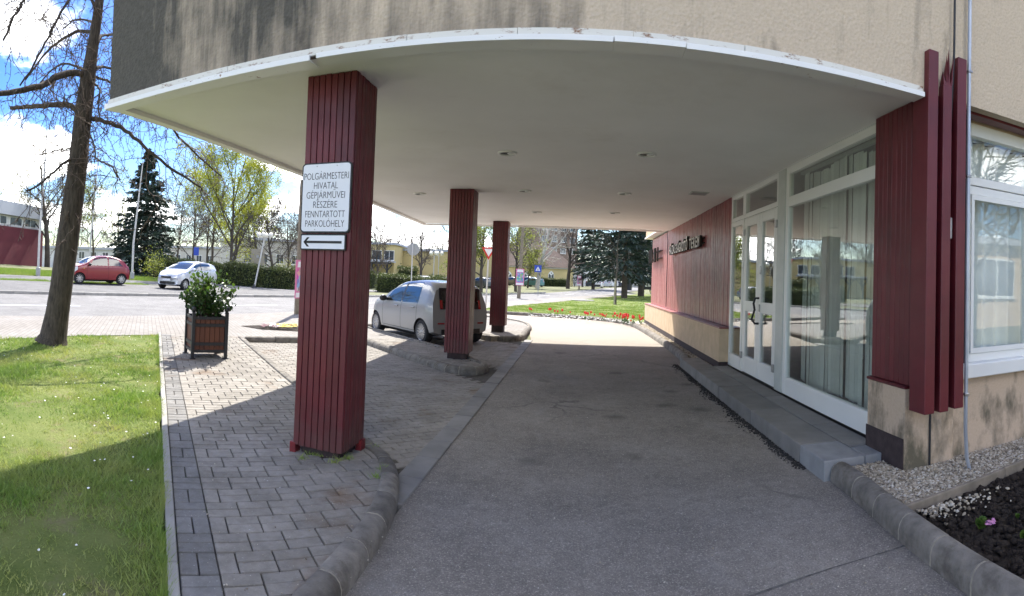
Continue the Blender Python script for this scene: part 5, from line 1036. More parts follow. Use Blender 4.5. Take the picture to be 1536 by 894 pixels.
# ------------------------------------------------------------------ the bare tree on the near lawn: leaning trunk, arching limbs, hanging spurred twigs
def near_tree():
    r = np.random.default_rng(21); b = hz(80, 515, 0.09); D0 = math.hypot(b.x, b.y); root = thing('bare_tree', 'bare leaning tree with hanging knobbly twigs growing on the near lawn', 'tree', (b.x, b.y, 0.05))
    def P(px, py, dd=0.0): v = at(px, py, D0+dd); return np.array(v[:])
    k = D0/F_PX/2
    trunk = [(77,516,54),(80,505,42),(86,470,36),(92,430,34),(100,370,34),(107,320,33),(114,270,30),(119,225,28),(124,180,27),(129,140,25),(134,105,21),(140,65,17),(146,25,15),(151,-15,13),(157,-80,11),(166,-170,8),(172,-240,4)]
    tp = np.array([P(x,y) for x,y,_ in trunk]); tr_ = np.array([w*k for *_,w in trunk])
    tubes('trunk', [(tp, tr_)], M['bark'], root, 14)
    mb = []; 
    for i in range(7):
        a = i*0.9+0.3; q = tp[0]+np.array([math.cos(a), math.sin(a), 0])*0.24; mb.append((np.array([tp[2]*0.6+tp[1]*0.4, (tp[1]+q)/2+np.array([0,0,0.02]), q-np.array([0,0,0.06])]), np.array([0.16,0.10,0.04])))
    tubes('root_flare', mb, M['bark'], root, 7)
    limbs = [([(120,172),(108,160),(88,157),(62,159),(38,160),(16,162)],(0,0.2,0.4,0.6,0.9,1.1),10,6.5),
     ([(129,113),(112,109),(92,113),(68,125),(40,134),(10,139),(-25,146),(-60,165)],(0,-0.2,-0.4,-0.7,-1.0,-1.2,-1.4,-1.6),11,6),
     ([(139,50),(122,46),(103,53),(82,68),(64,85),(50,104),(38,120)],(0,0.2,0.5,0.8,1.0,1.2,1.3),5.5,3),([(146,20),(125,-25),(103,0),(82,35),(66,70),(48,102),(30,128)],(0,-0.3,-0.6,-0.9,-1.1,-1.2,-1.3),5,2.5),
     ([(137,178),(153,180),(178,190),(200,205),(220,224),(243,243),(275,264),(302,281)],(0,-0.2,-0.4,-0.6,-0.7,-0.7,-0.6,-0.5),7.5,3),([(155,-60),(205,30),(245,150),(262,198),(285,222),(310,246),(332,264)],(0,0.5,1.2,1.6,2.0,2.4,2.6),7,3),
     ([(109,238),(96,245),(76,262),(56,279),(40,286)],(0,-0.3,-0.7,-1.1,-1.3),4.5,2.5),([(128,106),(110,98),(92,96),(75,108),(60,124)],(0,0.5,0.9,1.3,1.6),4.5,2.5),([(142,34),(130,30),(115,30),(95,42)],(0,0.6,1.0,1.4),4,2.5),
     ([(140,118),(152,118),(172,128),(196,150),(214,176)],(0,0.6,1.2,1.8,2.2),5,2.5),([(144,102),(158,101),(178,108),(206,130),(228,160)],(0,0.5,1.0,1.6,2.0),5,2.5),([(143,60),(160,52),(190,60),(222,90)],(0,0.6,1.2,1.8),5,2.5),([(134,120),(150,135),(147,158),(150,178)],(0,-0.5,-0.8,-0.9),4,2),
     ([(125,176),(140,215),(146,238),(168,250),(180,270)],(0,-0.4,-0.6,-0.9,-1.0),3,2),([(118,215),(104,224),(84,226),(60,232)],(0,0.5,1.0,1.4),3.2,2),([(150,-10),(120,-60),(70,-40),(30,10),(5,60)],(0,-0.6,-1.2,-1.6,-1.9),6,3),([(152,-40),(110,-90),(40,-70),(-10,-10),(-30,50)],(0,0.5,1.1,1.6,2.0),6,3)]
    lc = []; tw = []; spur = []
    def resample(pts, n):
        pts = np.array(pts); d = np.r_[0, np.cumsum(np.linalg.norm(np.diff(pts, axis=0), axis=1))]; s = np.linspace(0, d[-1], n); return np.array([[interp(list(zip(d, pts[:,j])), x) for j in range(3)] for x in s])
    def spurs(c, every, rad):
        d = np.r_[0, np.cumsum(np.linalg.norm(np.diff(c, axis=0), axis=1))]
        for s in np.arange(every*0.5, d[-1], every):
            q = np.array([np.interp(s+r.normal(0, every*0.2), d, c[:,j]) for j in range(3)]); e = r.standard_normal(3); e /= np.linalg.norm(e); l = 0.035+0.035*r.random(); spur.append((np.array([q, q+e*l*0.7, q+e*l]), np.array([rad*0.8, rad*0.75, rad*1.25])))
    def twig(q, d, L, rad, g):
        n = 9; pts = [q]; d = np.array(d); 
        for i in range(n): d = d+0.26*r.standard_normal(3)+np.array([0,0,g]); d /= np.linalg.norm(d); pts.append(pts[-1]+d*L/n)
        c = np.array(pts); tw.append((c, np.linspace(rad, rad*0.55, n+1))); spurs(c, 0.085, 0.0052); return c
    for pl, dd, w0, w1 in limbs:
        c = resample([P(x,y,z) for (x,y),z in zip(pl,dd)], 22); c[1:-1] += 0.008*r.standard_normal((20,3)); lc.append((c, np.linspace(w0*k, w1*k, 22)))
        L = np.linalg.norm(np.diff(c, axis=0), axis=1).sum(); nt = int(L*6.5)
        for i in range(nt):
            j = r.integers(2, 22); d = np.array([0.5*r.standard_normal(), 0.5*r.standard_normal(), -0.25+0.5*r.standard_normal()]); t = twig(c[j], d, 0.5+1.0*r.random()**1.5, 0.0085, -0.16)
            for q_ in range(2): twig(t[r.integers(2,9)], d+0.8*r.standard_normal(3), 0.25+0.4*r.random(), 0.0062, -0.12)
    for i in range(55):
        j = r.integers(4, 16); a = r.random()*6.28; t = twig(tp[j], (math.cos(a), math.sin(a), 0.3), 0.5+0.9*r.random(), 0.009, -0.14); twig(t[4], r.standard_normal(3), 0.4, 0.006, -0.1)
    tubes('limbs', lc, M['bark'], root, 6); tubes('twigs', tw, M['twig'], root, 3); tubes('spurs', spur, M['twig'], root, 3)
near_tree()
# ------------------------------------------------------------------ trees across the street and beyond
spruce('spruce_tree', 'tall dark spruce behind the red car across the street', 216, 48, at(222,222,48).z-float(gz(*gd(216,48)[:2])), 4.1, 31, dens=1.7)
spruce('spruce_tree', 'broad dark spruce with bare lower trunk nearest the young staked tree', 937, 52, 15.0, 5.2, 32, z0=2.6, dens=1.5, trunk_r=0.33, sz=0.42)
spruce('spruce_tree', 'dark spruce standing right behind the broad one, next to the red wall', 962, 62, 16.0, 5.2, 33, z0=3.2, dens=1.4, trunk_r=0.4, sz=0.45)
spruce('spruce_tree', 'blue grey spruce at the left edge of the dark conifer group', 890, 86, 17.0, 4.0, 34, z0=2.5, dens=1.1, trunk_r=0.3, sz=0.5)
T = [('bare_tree','dark trunked budding tree behind the low red and grey building',70,54,212,Q_BARE,41,'bud_leaf',2600,0.13,0.30),('bare_tree','budding tree in yellow green haze right of the leaning trunk',140,64,262,Q_BARE,42,'spring_leaf',5200,0.16,0.16),
 ('bare_tree','pale bare tree far behind the low grey building',20,80,255,Q_FAR,43,'bud_leaf',1400,0.2,0.2),('bare_tree','slender bare tree just right of the tall spruce',262,66,262,Q_BARE,44,None,0,0.1,0.14),('bare_tree','thin bare tree rising above the yellow green willow',318,72,205,Q_BARE,45,'bud_leaf',900,0.14,0.2),
 ('bare_tree','grey bare tree between the spruce and the yellow green tree',288,58,285,Q_BARE,141,'bud_leaf',500,0.12,0.15),('bare_tree','reddish bare tree right of the yellow green tree',385,64,292,Q_BARE,142,'bud_leaf',700,0.12,0.16),('bare_tree','low bare tree behind the board and globe lamp',432,54,318,Q_BARE,143,None,0,0.12,0.15),('bare_tree','bare tree behind the pale silver car',310,62,300,Q_BARE,144,'bud_leaf',600,0.12,0.15),('bare_tree','distant bare tree left of the tall spruce',178,88,285,Q_FAR,145,'bud_leaf',800,0.18,0.2),('bare_tree','gnarled dark bare tree behind the globe lamp',411,42,300,Q_BARE,47,'bud_leaf',300,0.07,0.15),('bare_tree','bare tree behind the nearest red column',468,62,285,Q_BARE,48,None,0,0.1,0.16),
 ('bare_tree','bare tree left of the round sign back, before the veranda',566,56,345,Q_BARE,49,None,0,0.1,0.16),('bare_tree','forked bare tree standing before the plain yellow wall',631,70,332,Q_BARE,50,None,0,0.1,0.22),('bare_tree','distant bare tree above the yellow hall roof',598,98,346,Q_FAR,51,None,0,0.1,0.2),('bare_tree','distant bare tree between hall roof and middle column',662,104,350,Q_FAR,52,None,0,0.1,0.2),
 ('leafy_tree','fresh green tree between the second and third columns',722,60,318,Q_BARE,53,'spring_leaf',9000,0.17,0.22),('leafy_tree','sparse green tree right of the third column',774,66,318,Q_BARE,54,'spring_leaf',3600,0.16,0.2),('leafy_tree','small light green tree before the yellow house',792,82,372,Q_BARE,55,'spring_leaf',3200,0.15,0.14),
 ('bare_tree','bare dark tree in front of the arched window house, right of the pale one',852,86,310,Q_BARE,57,None,0,0.1,0.34),('bare_tree','grey bare tree between the yellow house and the conifers',874,104,345,Q_FAR,58,None,0,0.1,0.22)]
for nm, lb, px, dd, tp_, Q, sd, lf, nl, ls, tr0 in T: tree(nm, lb, px, dd, tp_, Q, sd, lf, nl, ls, trunk_r=tr0)
tree('willow_tree', 'many stemmed yellow green tree behind the clipped hedge', 345, 46, 236, Q_WILLOW, 46, 'willow_leaf', 34000, 0.15, bark='far_bark', twig='far_twig', trunk_r=0.17)
tree('pale_tree', 'leaning tree with whitish bark by the pedestrian crossing sign', 806, 82, 285, Q_BARE, 56, None, 0, 0.1, bark='pale_bark', twig='pale_bark', trunk_r=0.36, lean=(0.16,0))
# a far-off wood that closes the view
def wood():
    r = np.random.default_rng(70); out = [[], [], []]; tips = []
    for i in range(90):
        px = -60+i*12+r.normal(0, 6); b = gd(px, 150+60*r.random()); H = 11+9*r.random(); grow(r, (b.x, b.y, b.z-0.2), (0.05*r.standard_normal(), 0, 1), H, 0.22, 0, dict(Q_FAR, kids=(13,8), rmin=0.06), out, tips)
    root = tubes('woodland', out[0]+out[1]+out[2], M['far_twig'], None, 3); tag(root, 'hazy row of bare trees far behind the buildings', 'woodland', kind='stuff')
wood()
# ------------------------------------------------------------------ hedges
def hedge(label, p0, p1, h, w, n, seed, lsize=0.10):
    r = np.random.default_rng(seed); p0, p1 = Vector(p0), Vector(p1); d = p1-p0; L = d.length; d.normalize(); s = Vector((-d.y, d.x, 0)); root = thing('hedge', label, 'hedge', ((p0+p1)/2)[:])
    mb = MB(); 
    for i in range(2): pass
    c = (p0+p1)/2; mb.obox((c.x, c.y, c.z+h*0.46), (d.x,d.y,d.z), (s.x,s.y,0), (0,0,1), L/2-0.08, w/2-0.10, h*0.46); mb.build('core', M['hedge_core'], root)
    U = r.random(n)*L; fsel = r.random(n); sd = np.where(r.random(n) < 0.5, -1, 1); v = np.where(fsel < 0.62, sd*w/2, (r.random(n)-0.5)*w); z = np.where(fsel < 0.62, r.random(n)*h, h)
    en = r.random(n) < 0.08; U = np.where(en, np.where(r.random(n) < 0.5, 0, L), U); v = np.where(en, (r.random(n)-0.5)*w, v); z = np.where(en, r.random(n)*h, z)
    bump_ = 0.10*np.sin(U*1.3+0.4)+0.08*np.sin(U*3.7+1)+0.10*r.standard_normal(n)*(r.random(n) < 0.25); z = z*(1+bump_*0.6); P = np.stack([p0.x+d.x*U+s.x*v, p0.y+d.y*U+s.y*v, p0.z+d.z*U+z], -1)+r.standard_normal((n,3))*0.09; leaves('foliage', P, lsize, 'hedge_leaf', root, r, 0.6)
def gu(px, u):      # on the line u metres across the street
    best = None
    for t in np.linspace(-10, 90, 1001):
        x, y = xy(u, t); 
        q = CR.T @ np.array([x, y, -EYE]); X = 768+F_PX*math.atan2(q[0], q[1])
        if best is None or abs(X-px) < best[0]: best = (abs(X-px), x, y)
    return Vector((best[1], best[2], float(gz(best[1], best[2]))))
hedge('long dark clipped hedge behind the pale silver car', gd(252, 42), gd(445, 39), 1.45, 1.4, 15000, 61, 0.12)
hedge('clipped green hedge behind the silver hatchback', gd(570, 47), gd(705, 44), 1.35, 1.6, 12000, 62, 0.12)
hedge('short hedge end left of the round sign back', gd(540, 58), gd(563, 57), 1.6, 1.6, 3000, 63, 0.13)
hedge('low flowering hedge below the yellow wall', gd(596, 60), gd(626, 60), 2.2, 1.5, 3000, 64, 0.14)
hedge('low hedge in front of the arched window house', gd(812, 96), gd(850, 97), 1.3, 1.4, 3000, 65, 0.15)
def bush(label, px, dist, h, w, n, seed, m='spring_leaf'):
    r = np.random.default_rng(seed); b = gd(px, dist); root = thing('bush', label, 'bush', b[:]); ch = []
    for k in range(14):
        a = r.random()*6.28; e = np.array([b.x+math.cos(a)*w*0.4*r.random(), b.y+math.sin(a)*w*0.4*r.random(), b.z+h*(0.6+0.4*r.random())]); ch.append((np.array([[b.x,b.y,b.z-0.05], (e+np.array(b[:]))/2+0.05, e]), np.array([0.02,0.015,0.006])))
    tubes('stems', ch, M['far_bark'], root, 3); q = r.standard_normal((n,3))*np.array([w*0.3,w*0.3,h*0.24])+np.array([b.x,b.y,b.z+h*0.55]); q[:,2] = np.maximum(q[:,2], b.z+0.05); leaves('foliage', q, 0.11, m, root, r)
bush('light green bush at the foot of the tall spruce', 232, 42, 2.0, 1.8, 900, 66); bush('yellow green bush near the globe lamp', 368, 41, 2.3, 1.9, 700, 67, 'willow_leaf'); bush('yellow green bush between conifer trunks and red wall', 976, 74, 3.0, 2.6, 900, 68); bush('pale bush right of the globe lamp', 425, 44, 2.4, 2.0, 600, 69, 'bud_leaf'); bush('small dark bush beside the far poster column', 862, 100, 2.6, 1.8, 900, 71, 'spruce'); bush('dark rounded bush before the second column view', 604, 62, 1.8, 3.0, 900, 72, 'hedge_leaf')
# ------------------------------------------------------------------ planter and its shrub
pf, pg = hz(286, 538, 0.1), hz(340, 538, 0.1); ang = math.atan2((pg-pf).y, (pg-pf).x); wv = (pg-pf).length*0.92; dirx = Vector((math.cos(ang), math.sin(ang), 0)); diry = Vector((-math.sin(ang), math.cos(ang), 0)); pc = (pf+pg)/2+diry*wv/2
pl = thing('planter', 'square wooden slatted planter in a black iron frame on the path', 'planter', (pc.x, pc.y, 0.1), ang); S = wv/2; Hh = 0.66
for sx in (-1,1):
    for sy in (-1,1):
        po = MB().box(sx*S-0.026, sx*S+0.026, sy*S-0.026, sy*S+0.026, 0.0, Hh+0.10).build('post', M['black'], pl, bevel=0.004, wc=False); MB().box(sx*S-0.045, sx*S+0.045, sy*S-0.045, sy*S+0.045, 0.0, 0.014).build('foot', M['black'], po, wc=False)
        MB().lathe([(0.012,0.0),(0.040,0.02),(0.046,0.045),(0.036,0.075),(0.010,0.09)], 12, (sx*S, sy*S, Hh+0.10)).build('finial', M['black'], po, smooth=True, wc=False)
for z, h in ((0.10,0.045),(0.215,0.05),(0.52,0.05),(0.635,0.045)):
    for k in range(4):
        c, s = math.cos(k*math.pi/2), math.sin(k*math.pi/2); MB().obox((s*(S+0.004), -c*(S+0.004), z+h/2), (c,s,0), (-s,c,0), (0,0,1), S-0.027, 0.009, h/2).build('iron_band', M['black'], pl, wc=False)
nsl = 6
for k in range(4):
    c, s = math.cos(k*math.pi/2), math.sin(k*math.pi/2)
    for i in range(nsl):
        o_ = -S+0.03+(i+0.5)*(2*S-0.06)/nsl; MB().obox((c*o_+s*(S-0.016), s*o_-c*(S-0.016), 0.37), (c,s,0), (-s,c,0), (0,0,1), (S-0.03)/nsl-0.004, 0.010, 0.275).build('slat', M['slat'], pl, wc=False)
MB().box(-S+0.03, S-0.03, -S+0.03, S-0.03, 0.12, 0.56).build('soil', M['soil'], pl, wc=False)
sh = thing('potted_shrub', 'dark glossy leaved shrub growing in the wooden planter', 'shrub', (pc.x, pc.y, 0.65)); r = np.random.default_rng(81); ch = []; lp = []; ld = []
for k in range(34):
    a = r.random()*6.28; e = 0.15+0.85*r.random(); tip = np.array([math.cos(a)*0.50*e**0.7, math.sin(a)*0.50*e**0.7, (0.30+0.58*r.random())*(1.12-0.35*e)]); tip[2] += 0.02; st0 = np.array([math.cos(a)*0.06, math.sin(a)*0.06, -0.02]); mid = (tip+st0)/2+np.array([0,0,0.08])
    c = np.array([st0, mid, tip])+np.array([pc.x, pc.y, 0.66]); ch.append((c, np.array([0.010,0.008,0.004])))
    for j in range(46):
        f = 0.30+0.70*r.random(); q = c[1]+(c[2]-c[1])*(f*2-1) if f > 0.5 else c[0]+(c[1]-c[0])*f*2; lp.append(q+r.standard_normal(3)*0.045); ld.append((tip/np.linalg.norm(tip))*0.5+np.array([0,0,0.25])+r.standard_normal(3)*0.75)
tubes('stems', ch, M['twig'], sh, 4)
def ovals(name, P, D, size, m, parent, r):
    P = np.array(P); D = np.array(D); D /= np.linalg.norm(D, axis=1)[:,None]; n = len(P); E_ = np.cross(D, np.array([0,0,1])+0.5*r.standard_normal((n,3))); E_ /= np.linalg.norm(E_, axis=1)[:,None]; N_ = np.cross(E_, D); s = (size*(0.7+0.6*r.random(n)))[:,None]
    pts = [(-0.5,0,0),(-0.25,0.24,0.05),(0.1,0.33,0.07),(0.38,0.22,0.03),(0.52,0,-0.02),(0.38,-0.22,0.03),(0.1,-0.33,0.07),(-0.25,-0.24,0.05)]
    V = np.stack([P+s*(a*D+b*E_+c*N_) for a,b,c in pts], 1).reshape(-1,3); i = np.arange(n)[:,None]*8; Fc = np.concatenate([i+np.array([[0,1,2,3]]), i+np.array([[0,3,4,5]]), i+np.array([[0,5,6,7]])], 0); return obj(name, fast_mesh(name, V, Fc, M[m]), parent)
LPz = np.array(lp)[:,2]; hi = LPz > np.quantile(LPz, 0.80); ovals('leaves', np.array(lp)[~hi], np.array(ld)[~hi], 0.072, 'shrub_leaf', sh, r); ovals('young_leaves', np.array(lp)[hi], np.array(ld)[hi], 0.068, 'shrub_leaf_young', sh, r)
# ------------------------------------------------------------------ tulips, bedding flowers, plants by the kerb
def tulip():
    t = thing('tulip', 'red tulip flowering in the row along the curved kerb', 'tulip', (0,0,0), 0, 'red tulips along the curved kerb')
    MB().tube([(0,0,0),(0.01,0,0.15),(0.0,0.01,0.30)], 0.006, 5).build('stem', M['tulip_leaf'], t, wc=False)
    MB().lathe([(0.012,0.29),(0.045,0.315),(0.055,0.355),(0.046,0.40),(0.030,0.425)], 8, (0,0.01,0)).build('bloom', M['tulip_red'], t, smooth=True, wc=False)
    for a in (0.3, 2.6): MB().add([(0,0,0),(0.06*math.cos(a)-0.02*math.sin(a),0.06*math.sin(a)+0.02*math.cos(a),0.12),(0.12*math.cos(a),0.12*math.sin(a),0.22),(0.06*math.cos(a)+0.02*math.sin(a),0.06*math.sin(a)-0.02*math.cos(a),0.12)], [(0,1,2,3)]).build('leaf', M['tulip_leaf'], t, wc=False)
    return t
tp0 = tulip(); rg = random.Random(33); spots = []
for px, py, sp, n in ((797,470,2,2),(830,472,5,3),(848,472,5,3),(878,475,3,2),(893,476,6,5),(903,476,5,4),(921,477,4,4),(934,479,5,8),(938,480,4,7),(946,482,4,4),(952,483,4,4),(960,481,3,2),(963,485,2,2)):
    for i in range(n): q = hz(px+rg.gauss(0,sp), py+rg.gauss(0,1.6)+4, 0.085); spots.append(q)
for i, q in enumerate(spots):
    o = tp0 if i == 0 else copy_tree(tp0); o.location = q; o.rotation_euler = (rg.uniform(-.12,.12), rg.uniform(-.12,.12), rg.uniform(0,6)); s = rg.uniform(0.5,0.85); o.scale = (s,s,s)
pts = []
for i in range(300): q = hz(rg.uniform(790,985), 0, 0.085) if False else hz(*(lambda f: (790+190*f+rg.gauss(0,3), 473+13*f**1.6+rg.gauss(1.5,1.8)))(rg.random()), 0.085); pts.append((q.x, q.y))
blooms('bedding_flowers', pts, 0.035, 'petal_white', 'pale small flowers edging the tulip row', 'flowers', 0.10)
fb = [hz(*p, 0.09) for p in ((362,489),(445,486),(450,497),(392,494))]
structure(MB().prism([(p.x,p.y) for p in fb], 0.0, 0.098).build('flower_bed', M['soil']))
def fpts(n, px0, px1): return [(lambda q: (q.x,q.y))(hz(rg.uniform(px0,px1), rg.uniform(488.5,494), 0.1)) for _ in range(n)]
blooms('pansies', fpts(60,415,446), 0.045, 'petal_yellow', 'yellow bedding flowers in the small triangular bed', 'flowers', 0.13); blooms('pansies', fpts(40,392,418), 0.045, 'petal_dark', 'dark red bedding flowers in the small triangular bed', 'flowers', 0.13); blooms('pansies', fpts(24,405,425), 0.04, 'petal_white', 'white bedding flowers in the small triangular bed', 'flowers', 0.13)
def small_plant(label, px, py, m, n, size, bloom, nb):
    q = hz(px, py, 0.10); r = np.random.default_rng(int(px)); t = thing('flower_plant', label, 'plant', (q.x, q.y, 0.07)); P = []; D = []
    for i in range(n): a = r.random()*6.28; e = np.array([math.cos(a)*0.5, math.sin(a)*0.5, 0.9+0.6*r.random()]); P.append(np.array([q.x,q.y,0.09])+e*size*0.4); D.append(e+0.3*r.standard_normal(3))
    ovals('leaves', P, D, size, m, t, r)
    for i in range(nb):
        c = (q.x+r.normal(0,0.018)+0.02, q.y+r.normal(0,0.018)-0.05, 0.115+0.03*r.random()); MB().lathe([(0.004,0),(0.013,0.004),(0.010,0.010),(0.003,0.012)], 6, c).build('bloom', M[bloom], t)
small_plant('small green plant with pink flowers in the dark soil', 1472, 790, 'shrub_leaf_young', 26, 0.07, 'petal_pink', 12); small_plant('plant with white flowers at the right edge of the soil bed', 1536, 806, 'shrub_leaf_young', 10, 0.05, 'petal_white', 24); small_plant('tiny green seedling in the dark soil', 1526, 775, 'shrub_leaf_young', 8, 0.035, 'petal_white', 0)
weeds = [hz(px, py, 0.1) for px, py in ((510,690),(522,688),(545,668),(560,673),(468,682),(455,688),(480,684),(572,704),(566,716),(500,694))]
V = []; r = np.random.default_rng(5); 
for q in weeds:
    for i in range(26): a = r.random()*6.28; l = 0.02+0.035*r.random(); bx, by = q.x+r.normal(0,0.018), q.y+r.normal(0,0.018); V += [(bx-0.003,by,0.1),(bx+0.003,by+0.002,0.1),(bx+math.cos(a)*l,by+math.sin(a)*l,0.1+l*0.9)]
tag(obj('weeds', fast_mesh('weeds', V, np.arange(len(V)).reshape(-1,3), M['grass'])), 'tufts of weeds in the paving joints round the nearest column', 'weeds', kind='stuff')
yt = hz(924, 457, 0.085); ytr = thing('young_tree', 'thin young tree tied to a pale wooden stake on the far lawn', 'tree', (yt.x, yt.y, 0.08)); dY = math.hypot(yt.x, yt.y)
MB().tube([(yt.x-0.12,yt.y,0.0),(yt.x-0.10,yt.y,1.75)], 0.06, 7).build('stake', M['slat'] if False else M['mortar'], ytr, smooth=True)
out = [[],[],[]]; tips = []; grow(np.random.default_rng(9), (yt.x,yt.y,0.05), (0.01,0,1), 4.2, 0.05, 0, dict(Q_FAR, kids=(9,5), ang=(26,26), len=(0.42,0.4), rmin=0.012), out, tips); tubes('trunk', out[0], M['far_bark'], ytr); tubes('branches', out[1]+out[2], M['far_twig'], ytr, 3)
# ================================================================== street furniture
def post(root, b, z1, r, m='pole', n=8, name='pole', z0=-0.1, top=None): return MB().tube([(b[0], b[1], b[2]+z0), (top or b)[:2]+(z1,) if not top else (top[0], top[1], z1)], r, n).build(name, M[m], root, smooth=True)
for px, py, tpy, tpx, lb in ((57,413,205,70,'leftmost pale flagpole in front of the low red building'),(134,410,229,148,'pale flagpole rising behind the red car'),(198,419,246,214,'pale flagpole right of the red car, before the spruce')):
    b = gr(px, py); d = math.hypot(b.x, b.y); t = at(tpx, tpy, d); root = thing('flagpole', lb, 'flagpole', b[:], 0, 'flagpoles across the street')
    MB().tube([(b.x,b.y,b.z-0.1),(b.x,b.y,b.z+2.5),(t.x,t.y,t.z)], [0.085,0.075,0.035], 8).build('pole', M['pole'], root, smooth=True); MB().lathe([(0.01,0),(0.06,0.03),(0.06,0.07),(0.01,0.1)], 10, (t.x,t.y,t.z)).build('cap', M['steel'], root, smooth=True); MB().box(b.x-0.11, b.x+0.11, b.y-0.11, b.y+0.11, b.z-0.05, b.z+0.5).build('base', M['grey_metal'], root, bevel=0.01)
# globe lamps
def globe_lamp(label, b, H, n, arm, gr_, lean=(0,0), cat='street lamp', pr=0.055):
    root = thing('street_lamp', label, cat, b[:], 0, 'globe street lamps'); tx, ty = b.x+lean[0], b.y+lean[1]
    MB().tube([(b.x,b.y,b.z-0.1),(tx,ty,b.z+H)], pr, 8).build('pole', M['pole'], root, smooth=True); MB().lathe([(0.20,0),(0.20,0.05),(0.09,0.16),(0.06,0.3)], 12, (b.x,b.y,b.z-0.02)).build('base', M['black'], root, smooth=True)
    for k in range(n):
        a = 6.283*k/n+0.35; ex, ey = tx+math.cos(a)*arm, ty+math.sin(a)*arm; am = MB().tube([(tx,ty,b.z+H-0.12),((tx+ex)/2,(ty+ey)/2,b.z+H-0.02),(ex,ey,b.z+H)], 0.022, 6).build('arm', M['pole'], root, smooth=True)
        MB().lathe([(0.05,-0.02),(gr_*0.75,gr_*0.30),(gr_,gr_*0.95),(gr_*0.80,gr_*1.60),(gr_*0.3,gr_*1.92),(0.01,gr_*1.97)], 14, (ex,ey,b.z+H)).build('globe', M['globe'], am, smooth=True)
b = gr(381, 432); d = math.hypot(b.x,b.y); tt = at(397, 356, d); globe_lamp('leaning street lamp with four white globes behind the planter', b, tt.z-b.z, 4, 0.42, 0.17, (tt.x-b.x, tt.y-b.y))
b = gd(278, 66); globe_lamp('distant globe lamp behind the long hedge', b, at(278,364,66).z-b.z, 3, 0.5, 0.2); b = gd(650, 60); globe_lamp('twin globe lamp left of the middle column before the yellow wall', b, at(648,383,60).z-b.z, 2, 0.35, 0.24); b = gd(657, 62); globe_lamp('twin globe lamp right behind another one before the yellow wall', b, at(659,383,62).z-b.z, 2, 0.35, 0.24)
# notice board by the lamp
b = gd(386, 41); q0, q1 = at(376,398,41), at(397,374,41); nb = thing('notice_board', 'pale square board with a grey disc beside the globe lamp', 'board', b[:]); rx = Vector((q1.x-q0.x, q1.y-q0.y, 0)); W_ = rx.length; rx.normalize(); ry = Vector((-rx.y, rx.x, 0)); cc = (q0+q1)/2
MB().obox(cc, rx, ry, (0,0,1), W_/2, 0.06, (q1.z-q0.z)/2).build('panel', M['yellow_wall'] if False else M['mortar'], nb); MB().obox(cc+Vector((0,0,0.05))-ry*0.08, rx, ry, (0,0,1), 0.12, 0.02, 0.12).build('disc', M['grey_metal'], nb, bevel=0.05)
for s in (-1,1): MB().tube([(cc.x+rx.x*s*W_*0.4, cc.y+rx.y*s*W_*0.4, b.z-0.1), (cc.x+rx.x*s*W_*0.4, cc.y+rx.y*s*W_*0.4, q0.z)], 0.05, 6).build('leg', M['black'], nb)
# traffic signs: plates face along a horizontal normal
def plate_poly(root, name, c, nrm, pts, m, th=0.012, off=0.0):
    nrm = Vector((nrm[0], nrm[1], 0)).normalized(); rx = Vector((-nrm.y, nrm.x, 0)); n = len(pts); mb = MB(); v = [Vector(c)+rx*x+Vector((0,0,z))+nrm*(off+th/2) for x, z in pts]+[Vector(c)+rx*x+Vector((0,0,z))+nrm*(off-th/2) for x, z in pts]
    mb.add(v, [tuple(range(n)), tuple(range(2*n-1,n-1,-1))]+[(i,(i+1)%n,n+(i+1)%n,n+i) for i in range(n)]); return mb.build(name, M[m], root)
def toward(b): return (-b.x, -b.y)
b = gd(617, 30); c = at(620, 374, 30); ss_ = thing('stop_sign', 'grey back of an octagonal sign on a pole behind the silver hatchback', 'sign', b[:]); oc = [(0.36*math.cos(R_(22.5+45*k)), 0.36*math.sin(R_(22.5+45*k))) for k in range(8)]; nv = toward(b)
post(ss_, b, c.z+0.30, 0.032); plate_poly(ss_, 'plate', c, nv, oc, 'sign_back', 0.02, -0.05); plate_poly(ss_, 'front_face', c, nv, [(x*0.97,z*0.97) for x,z in oc], 'sign_red', 0.004, -0.064); MB().box(c.x-0.03, c.x+0.03, c.y-0.03, c.y+0.03, c.z-0.33, c.z+0.33).build('bracket', M['grey_metal'], ss_)
b = hz(728, 469, 0.09); d = math.hypot(b.x,b.y); c = at(733, 378, d); ys_ = thing('yield_sign', 'red bordered white triangle yield sign between second and third columns', 'sign', b[:]); nv = (0.25,-1); tri = [(-0.31,0.20),(0.31,0.20),(0,-0.34)]
MB().tube([(b.x,b.y,0),(c.x,c.y+0.04,c.z+0.25)], 0.035, 8).build('pole', M['pole'], ys_, smooth=True); plate_poly(ys_, 'border', c, nv, tri, 'sign_red', 0.012, 0.01); plate_poly(ys_, 'face', c+Vector((0,0,0.0)), nv, [(x*0.62,z*0.62+0.01) for x,z in tri], 'sign_white', 0.004, 0.02)
b = hz(807, 443, 0.09); d = math.hypot(b.x,b.y); c = at(807, 403, d); ps = thing('crossing_sign', 'blue square pedestrian crossing sign with white triangle on a thin pole', 'sign', b[:]); nv = (0,-1); h = 0.33
MB().tube([(b.x,b.y,0),(c.x,c.y+0.05,c.z+0.3)], 0.032, 8).build('pole', M['grey_metal'], ps, smooth=True); plate_poly(ps, 'plate', c, nv, [(-h,-h),(h,-h),(h,h),(-h,h)], 'sign_blue', 0.012, 0.01); plate_poly(ps, 'triangle', c, nv, [(-0.23,-0.2),(0.23,-0.2),(0,0.22)], 'sign_white', 0.004, 0.02)
